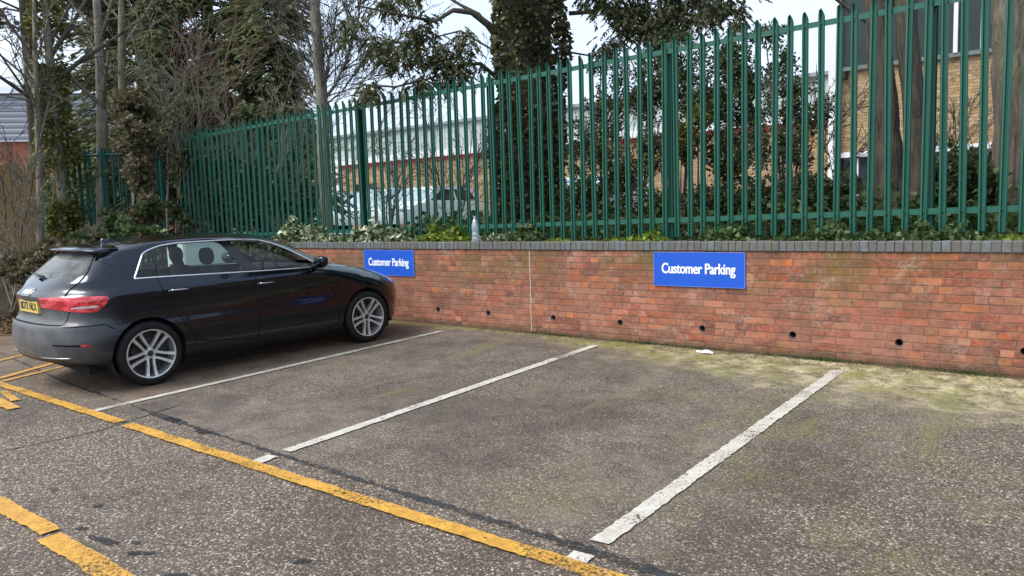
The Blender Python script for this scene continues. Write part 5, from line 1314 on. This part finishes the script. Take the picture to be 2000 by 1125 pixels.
# --- dry ivy masses along the left boundary
def bx_(u, v, D, su, sv, n, base):
    q = atD(u, v, D) - base; k = D / FPX
    return (q[0], q[1], q[2], su * k, su * k * .8, sv * k, n)
b = at_base(262, 470, 15.6, .3)
bush('overgrown_ivy', 'tall brown-green column of ragged ivy swallowing the fence corner behind the car roof', 'shrub', b, [bx_(*q, b) for q in ((258, 205, 16.2, 50, 40, 1900), (265, 270, 15.9, 44, 45, 2100), (272, 340, 15.6, 36, 50, 1700), (286, 410, 15.4, 36, 40, 1500), (250, 440, 15.4, 30, 18, 700))], 71, GREENS['dry'], .085, .065, None, 8, B_pale)
b = at_base(140, 480, 15.2, .3)
bush('overgrown_ivy', 'low tangle of brown ivy against the dark side fence behind the tailgate', 'shrub', b, [bx_(*q, b) for q in ((170, 460, 15.2, 36, 12, 450), (100, 485, 15.0, 46, 13, 420), (60, 508, 14.6, 50, 15, 460), (130, 486, 14.4, 60, 12, 460))], 72, GREENS['dry'], .10, .08, None, 6, B_pale)
b = at_base(20, 520, 14.6, .25)
bush('overgrown_ivy', 'dark leafy tangle at the left edge beside the stone post', 'shrub', b, [bx_(*q, b) for q in ((20, 515, 14.6, 40, 18, 420), (50, 540, 13.9, 34, 18, 480), (-40, 460, 15.0, 26, 46, 400))], 73, GREENS['dry'], .09, .075, None, 5, B_pale)
b = at_base(300, 450, 15.2, .5)
bush('laurel_bush', 'small green leafy bush at the fence corner above the car roof', 'shrub', b, [bx_(*q, b) for q in ((300, 400, 15.2, 26, 22, 160), (210, 430, 15.0, 40, 24, 260), (275, 452, 14.8, 40, 12, 200), (150, 470, 14.6, 30, 14, 160))], 74, GREENS['ivy'], .12, .07, None, 4)
t = thing('draping_ivy', 'brown-green ivy draped over the wall on the far side of the dark car', 'ivy', (-12.5, -.05, .6)); rg = np.random.default_rng(77); n = 5200
x = rg.uniform(-2.4, 1.9, n); z = -.55 + 1.15 * rg.random(n) ** .8; kp = (np.sin(x * 3.1) * .25 + .55 + z * .9) > rg.random(n) * .8; x, z = x[kp], z[kp]; n = len(x)
link('foliage', leaf_mesh('foliage', np.stack([x, -rg.uniform(.0, .14, n), z], 1), np.stack([rg.normal(size=n) * .6, -rg.uniform(.2, 1, n), -rg.uniform(.1, 1, n)], 1), .11, .09, GREENS['dry'], rg), t)
mb = MB()
for k in range(14):
    x0 = rg.uniform(-2.3, 1.8); mb.tube([(x0, -.02, .58), (x0 + rg.normal() * .1, -.05, .2), (x0 + rg.normal() * .2, -.03, -.35)], [.012, .009, .005], 5, False)
mb.build('stems', B_dark, t, True)
q = at_base(3, 600, 15.0, 0); q[2] = gz(q[0], q[1])
t = thing('stone_post', 'short weathered pale stone post at the left edge of the tarmac', 'post', q)
mb = MB(); mb.cbox((-.10, -.10, 0), (.10, .10, 1.05), .02); mb.build('shaft', simple('weathered_stone', (.24, .20, .12), .9, .4, 9), t)
mb = MB(); mb.quad_strip([[(-.10, -.10, 1.052), (.10, -.10, 1.052), (.10, .10, 1.052), (-.10, .10, 1.052)], [(-.04, -.04, 1.12), (.04, -.04, 1.12), (.04, .04, 1.12), (-.04, .04, 1.12)]]); mb.build('cap', simple('pale_stone', (.34, .30, .22), .9, .3, 9), t)

# --- evergreens between the fence and the buildings
def shrub_px(name, label, cl, D, z, seed, mat, ln, wd, u0, group=None, stems=6):
    b = at_base(u0, 460, D, z); bush(name, label, 'shrub', b, [bx_(*q, b) for q in cl], seed, mat, ln, wd, group, stems, fine=(.12, .42))
EG = 'evergreen shrubs behind the fence'
shrub_px('holly_bush', 'dark holly with sky gaps just right of the ivy-covered trunk', [(1175, 130, 11.6, 50, 52, 882), (1190, 210, 11.6, 62, 73, 1890), (1155, 290, 11.4, 69, 63, 2730), (1215, 340, 11.2, 64, 63, 2100), (1140, 385, 11.2, 62, 52, 2730)], 11.4, 1.0, 81, GREENS['holly'], .048, .034, 1170, EG)
shrub_px('holly_bush', 'dark tall evergreen behind the fence left of the larger blue sign', [(1310, 110, 11.0, 69, 48, 2730), (1270, 190, 11.0, 62, 63, 1890), (1335, 180, 10.8, 62, 63, 2310), (1285, 290, 11.0, 62, 63, 1470), (1280, 400, 10.8, 80, 42, 2730)], 10.8, 1.0, 82, GREENS['holly'], .048, .034, 1290, EG)
shrub_px('holly_bush', 'dark evergreen directly above the larger blue sign', [(1430, 120, 10.6, 69, 63, 2730), (1400, 200, 10.6, 57, 63, 1890), (1465, 210, 10.6, 62, 73, 2310), (1430, 300, 10.4, 73, 63, 3150), (1400, 395, 10.2, 80, 42, 3150), (1480, 390, 10.0, 69, 42, 2730)], 10.4, 1.0, 83, GREENS['holly'], .048, .034, 1430, EG)
shrub_px('holly_bush', 'thin evergreen with trailing sprigs left of the white corner column', [(1520, 110, 10.2, 46, 73, 945), (1545, 180, 10.2, 52, 52, 1260), (1505, 60, 10.2, 39, 42, 630), (1580, 220, 10.2, 50, 42, 1260), (1530, 300, 10.0, 64, 52, 1890), (1580, 370, 9.8, 57, 42, 2730)], 10.0, 1.0, 84, GREENS['holly'], .046, .032, 1535, EG)
shrub_px('holly_bush', 'low dark evergreen between the double trunk and the right-edge trunk', [(1860, 350, 9.4, 50, 50, 1500), (1910, 370, 9.4, 40, 50, 1200), (1840, 400, 9.2, 50, 40, 1000), (1890, 300, 9.6, 40, 24, 260)], 9.4, 1.0, 87, GREENS['holly'], .06, .045, 1870, EG)
shrub_px('holly_bush', 'low dark evergreen at the foot of the white corner column', [(1640, 390, 9.6, 40, 34, 1100), (1600, 410, 9.6, 44, 30, 900), (1680, 405, 9.5, 30, 30, 700)], 9.6, 1.0, 88, GREENS['holly'], .06, .045, 1640, EG)
shrub_px('privet_bush', 'yellow-green bush glowing among dark evergreens behind the fence', [(1345, 260, 10.2, 30, 40, 700), (1370, 235, 10.2, 22, 24, 250), (1330, 300, 10.2, 26, 22, 250)], 10.2, 1.0, 85, GREENS['olive'], .075, .055, 1350, None)
b = at_base(470, 460, 16.2, 1.0); bush('laurel_hedge', 'dark leafy hedge pressed against the back of the left part of the fence', 'hedge', b, [bx_(*q, b) for q in ((370, 330, 16.6, 40, 60, 800), (420, 360, 16.2, 50, 60, 1100), (480, 370, 15.6, 50, 60, 1100), (540, 380, 15.0, 46, 56, 900), (590, 400, 14.6, 30, 40, 400), (360, 420, 16.4, 40, 30, 400))], 86, GREENS['holly'], .10, .07, None, 6, None, 0, (.14, .4))
C3 = dict(C2, rmin=.004, nb=[6, 5, 3])
for u, Y, L, st, seed, lab, bk in ((880, 3.2, 2.6, 6, 91, 'bare twiggy sapling behind the fence above the plastic bottle', B_dark), (1240, 2.6, 2.6, 5, 92, 'thin bare sapling among the evergreens behind the fence', B_red), (760, 3.0, 2.0, 4, 93, 'faint bare sapling in front of the pale blue parked car', B_dark), (1580, 2.4, 2.2, 4, 94, 'bare sapling with crossing twigs beside the white corner column', B_dark), (1870, 2.6, 1.8, 4, 95, 'thin bare bush in front of the tan brick at the right', B_pale)):
    q = atY(u, 460, Y); q[2] = 1.0; bare_tree('bare_sapling', lab, 'sapling', q, (0, 0, 1), L, .02, C3, 3, seed, bk, None, st, 'bare saplings behind the fence', .25)
# --- ground ivy behind and under the fence
rg = np.random.default_rng(101); P = []; D = []
for k in range(640):
    x = rg.uniform(-9.5, 1.0); y = .45 + rg.random() ** 1.3 * 2.4
    hh = .10 + .55 * min(1, max(0, (y - .5) / 1.2)) * (1.25 if x > -3.5 else (.9 if x > -6.5 else .6)) * rg.uniform(.4, 1.2)
    n = 52; p_, d_ = clump_pts(rg, np.array([x, y, 1.06 + hh * .5]), (.24, .2, hh * .6), n, .2); P.append(p_); D.append(d_ + rg.normal(size=(n, 3)) * .5)
o = link('ground_ivy', leaf_mesh('ground_ivy', np.concatenate(P), np.concatenate(D), .075, .065, GREENS['ivy'], rg)); tag(o, 'dark ivy undergrowth carpeting the raised ground behind the green fence', 'ivy', None, 'stuff')
n = 2600; x = rg.uniform(-11, 2, n); y = rg.uniform(.18, 1.2, n)
o = link('leaf_litter', leaf_mesh('leaf_litter', np.stack([x, y, 1.075 + rg.uniform(0, .05, n)], 1), rg.normal(size=(n, 3)) * np.array([1, 1, .25]), .055, .035, GREENS['litter'], rg, .6)); tag(o, 'brown fallen leaves and soil bits lying under the green fence', 'leaf litter', None, 'stuff')
# clumps at the foot of the fence
def tuft(name, label, u, v, su, sv, n, mat, ln, wd, seed, Y=.26, group=None, extra=()):
    """a low heap of ivy: leaves face outwards over a rough mound, thinning out along the coping"""
    q = atY(u, 466, Y); b = np.array([q[0], Y, 1.10]); D = math.hypot(q[0] - CAM[0], Y - CAM[1]); k = D / FPX; rg = np.random.default_rng(seed)
    t = thing(name, label, 'plant', b, group); P = []; Dd = []
    for (uu, vv, DD_, a_, b_, m) in [(u, v, D, su, sv, n)] + list(extra):
        top = max(.06, (466 - (vv - b_)) * k); m = int(m * 1.5); x0 = float(atY(uu, 466, Y)[0]) - b[0]
        x = rg.normal(size=m) * a_ * k * .85 * 1.35; u_ = np.abs(x) / (a_ * k * 2.2)
        env = np.clip(1 - u_ ** 1.6, .08, 1) * (.55 + .45 * np.sin(x * 9 + seed) * np.sin(x * 23 + 1.3 * seed))
        z = top * env * rg.random(m) ** .75; y = rg.uniform(-.16, .22, m) * (1 - .5 * z / top)
        P.append(np.stack([x0 + x, y, z + .02], 1)); dd = np.stack([rg.normal(size=m) * .7, -rg.uniform(.1, 1.0, m), rg.normal(size=m) * .55 - .15], 1); Dd.append(dd)
    mb = MB()
    for j in range(4):
        i0 = rg.integers(0, len(P[0])); e = P[0][i0]; mb.tube([(e[0] * .5, .05, -.04), (e[0] * .8, .02, e[2] * .5), tuple(e)], [.006, .005, .003], 4, False)
    mb.build('stems', B_dark, t, True)
    link('foliage', leaf_mesh('foliage', np.concatenate(P), np.concatenate(Dd), ln, wd, mat, rg), t)
    return t
IV = 'ivy tufts along the coping'
Dv = 12.7
tuft('variegated_ivy', 'large pale cream-edged ivy heap spilling over the coping behind the car bonnet', 595, 446, 42, 24, 900, GREENS['varieg'], .10, .09, 111, .24, None, [(560, 462, 13.0, 22, 10, 260), (640, 458, 12.4, 26, 12, 320), (580, 420, 13.0, 18, 20, 200), (690, 463, 12.0, 26, 8, 220), (720, 452, 11.8, 24, 26, 330)])
tuft('ivy', 'grey-green ivy between pales left of the bright green ivy', 770, 450, 34, 20, 420, GREENS['varieg'], .075, .065, 112, .26, IV, [(745, 440, 11.8, 30, 30, 420), (800, 458, 11.2, 20, 10, 160)])
tuft('ivy', 'bright yellow-green ivy heap left of the plastic bottle', 868, 444, 34, 22, 620, GREENS['bright'], .075, .065, 113, .24, IV, [(840, 460, 10.9, 26, 8, 200), (895, 458, 10.6, 20, 10, 160)])
tuft('ivy', 'dark ivy climbing the pales above the bright green heap', 868, 400, 30, 26, 330, GREENS['ivy'], .08, .07, 114, .42, IV, [(830, 420, 11.2, 24, 18, 160)])
tuft('ivy', 'small dark ivy tuft just right of the plastic bottle', 965, 452, 24, 14, 220, GREENS['varieg'], .07, .06, 115, .25, IV, [(985, 440, 10.2, 12, 16, 80)])
tuft('ivy', 'upright ivy climbing one pale above the pale wall joint', 1030, 430, 16, 34, 320, GREENS['ivy'], .075, .065, 116, .27, IV, [(1035, 460, 9.9, 22, 8, 140)])
tuft('ivy', 'low yellow-green weeds on the coping right of the pale wall joint', 1085, 461, 22, 8, 170, GREENS['bright'], .055, .04, 117, .24, IV)
tuft('ivy', 'bright weed tuft above the left end of the larger sign', 1266, 452, 22, 16, 260, GREENS['bright'], .065, .05, 118, .24, IV, [(1195, 463, 9.4, 14, 5, 70)])
tuft('ivy', 'mid-green ivy tuft above the right end of the larger sign', 1420, 440, 28, 26, 420, GREENS['ivy'], .075, .065, 119, .26, IV)
tuft('ivy', 'ivy tuft spilling forward between pales in the middle of the right bay', 1612, 440, 28, 24, 420, GREENS['ivy'], .07, .06, 120, .25, IV, [(1550, 463, 8.5, 16, 5, 90)])
tuft('ivy', 'widest ivy tuft on the coping, under the double trunk', 1790, 446, 60, 18, 620, GREENS['ivy'], .065, .055, 121, .25, IV, [(1770, 460, 8.1, 50, 6, 240), (1850, 440, 8.1, 30, 14, 160)])
tuft('ivy', 'small bright green weed on the coping at the right edge', 1975, 458, 22, 8, 130, GREENS['bright'], .055, .04, 122, .24, IV)

# --- weeds and moss at the wall foot, debris on the tarmac
rg = np.random.default_rng(131); n = 2200; x = rg.uniform(-6.6, 1.2, n); dy = rg.exponential(.22, n) * (0.5 + .5 * (x + 6.6) / 6); y = -.02 - dy; keep = y > -2.2; x, y = x[keep], y[keep]; n = len(x)
z = np.array([gz(a, b_) for a, b_ in zip(x, y)]) + .006
o = link('grit_litter', leaf_mesh('grit_litter', np.stack([x, y, z], 1), rg.normal(size=(n, 3)) * np.array([1, 1, .12]), .020, .011, GREENS['litter'], rg, .75)); tag(o, 'fine leaf crumbs and grit gathered along the foot of the brick wall', 'grit', None, 'stuff')
n = 900; cx_ = rg.uniform(-6.2, .8, 30); x = (cx_[:, None] + rg.normal(size=(30, 30)) * .09).ravel()[:n]; y = -.012 - np.abs(rg.normal(size=len(x))) * .03; z = np.array([gz(a, b_) for a, b_ in zip(x, y)]) + .002
o = link('wall_foot_moss', leaf_mesh('wall_foot_moss', np.stack([x, y, z], 1), np.stack([rg.normal(size=len(x)) * .5, -np.abs(rg.normal(size=len(x))) * .5, np.ones(len(x))], 1), .030, .012, GREENS['ivy'], rg)); tag(o, 'thin fringe of moss and grass at the base of the wall', 'moss', None, 'stuff')
n = 900; x = rg.uniform(-8, 1, n); y = rg.uniform(-6.8, -.4, n); z = np.array([gz(a, b_) for a, b_ in zip(x, y)]) + .012
o = link('leaf_scraps', leaf_mesh('leaf_scraps', np.stack([x, y, z], 1), rg.normal(size=(n, 3)) * np.array([1, 1, .10]), .028, .014, GREENS['litter'], rg, .8)); tag(o, 'scattered leaf scraps lying on the tarmac', 'leaf litter', None, 'stuff')
n = 1500; q = [atD(rg.uniform(-60, 90), 590, rg.uniform(13.3, 15.8)) for _ in range(n)]
o = link('bank_leaves', leaf_mesh('bank_leaves', np.array([(a[0], a[1], gz(a[0], a[1]) + .02 + max(0, (math.hypot(a[0], a[1] + 7.7) - 14.3) * .15)) for a in q]), rg.normal(size=(n, 3)) * np.array([1, 1, .3]), .08, .05, GREENS['litter'], rg, .5)); tag(o, 'fallen leaves heaped along the left edge of the tarmac', 'leaf litter', None, 'stuff')
# --- plastic bottle on the coping
bq = atY(929, 471, .05); 
t = thing('plastic_bottle', 'clear empty plastic bottle standing on the coping in front of the fence', 'bottle', (bq[0], .05, 1.150))
def pet():
    t_ = NT('clear_plastic'); f = t_.noise(t_.pos(), 40, 3)
    tr = t_.n('ShaderNodeBsdfTransparent'); t_.set(tr.inputs[0], (.80, .87, .90)); gl = t_.n('ShaderNodeBsdfGlossy'); gl.inputs['Roughness'].default_value = .12; df = t_.n('ShaderNodeBsdfDiffuse'); t_.set(df.inputs[0], (.62, .72, .76))
    m1 = t_.n('ShaderNodeMixShader'); m1.inputs[0].default_value = .32; t_.t.links.new(tr.outputs[0], m1.inputs[1]); t_.t.links.new(df.outputs[0], m1.inputs[2])
    m2 = t_.n('ShaderNodeMixShader'); m2.inputs[0].default_value = .25; t_.t.links.new(m1.outputs[0], m2.inputs[1]); t_.t.links.new(gl.outputs[0], m2.inputs[2])
    t_.set(gl.inputs['Normal'], t_.bump(f, .6, .004)); t_.t.links.new(m2.outputs[0], t_.out.inputs[0]); return t_.m
mb = MB(); mb.lathe([(.0001, 0), (.040, .0), (.047, .010), (.048, .055), (.0445, .062), (.048, .070), (.048, .110), (.043, .125), (.043, .135), (.048, .15), (.0485, .200), (.046, .225), (.034, .265), (.020, .292), (.0145, .300), (.0145, .318)], 24, 'z'); mb.build('body', pet(), t, True)
mb = MB(); mb.lathe([(.0145, .305), (.018, .306), (.018, .327), (.016, .330), (.0001, .330)], 18, 'z'); mb.build('cap', simple('pale_blue_cap', (.45, .58, .70), .4), t, True)
# --- crushed white wrapper on the ground
wq = np.array([-3.354, -.23]); t = thing('crumpled_wrapper', 'crumpled white plastic wrapper lying by the wall below the larger sign', 'litter', (wq[0], wq[1], gz(*wq)))
mb = MB(); rg = np.random.default_rng(141); rings = []
for i in range(9):
    u = i / 8; x = -.075 + .15 * u; w_ = .035 * (math.sin(math.pi * (u * .9 + .05)) ** .5); h_ = .036 * (math.sin(math.pi * (u * .9 + .05)) ** .5)
    rings.append([(x + rg.normal() * .003, w_ * math.cos(a) * rg.uniform(.85, 1.15), .002 + h_ * .5 * (1 + math.sin(a)) * rg.uniform(.8, 1.15)) for a in np.linspace(0, 2 * math.pi, 12, endpoint=False)])
mb.quad_strip(rings); mb.build('film', simple('white_film', (.80, .80, .82), .35, .08, 30), t, 30)
mb = MB(); mb.tube([(-.075, 0, .012), (-.095, .008, .016), (-.105, .014, .010)], [.014, .011, .015], 7); mb.build('twisted_end', simple('white_film_end', (.74, .76, .74), .4, .1, 30), t, 30)
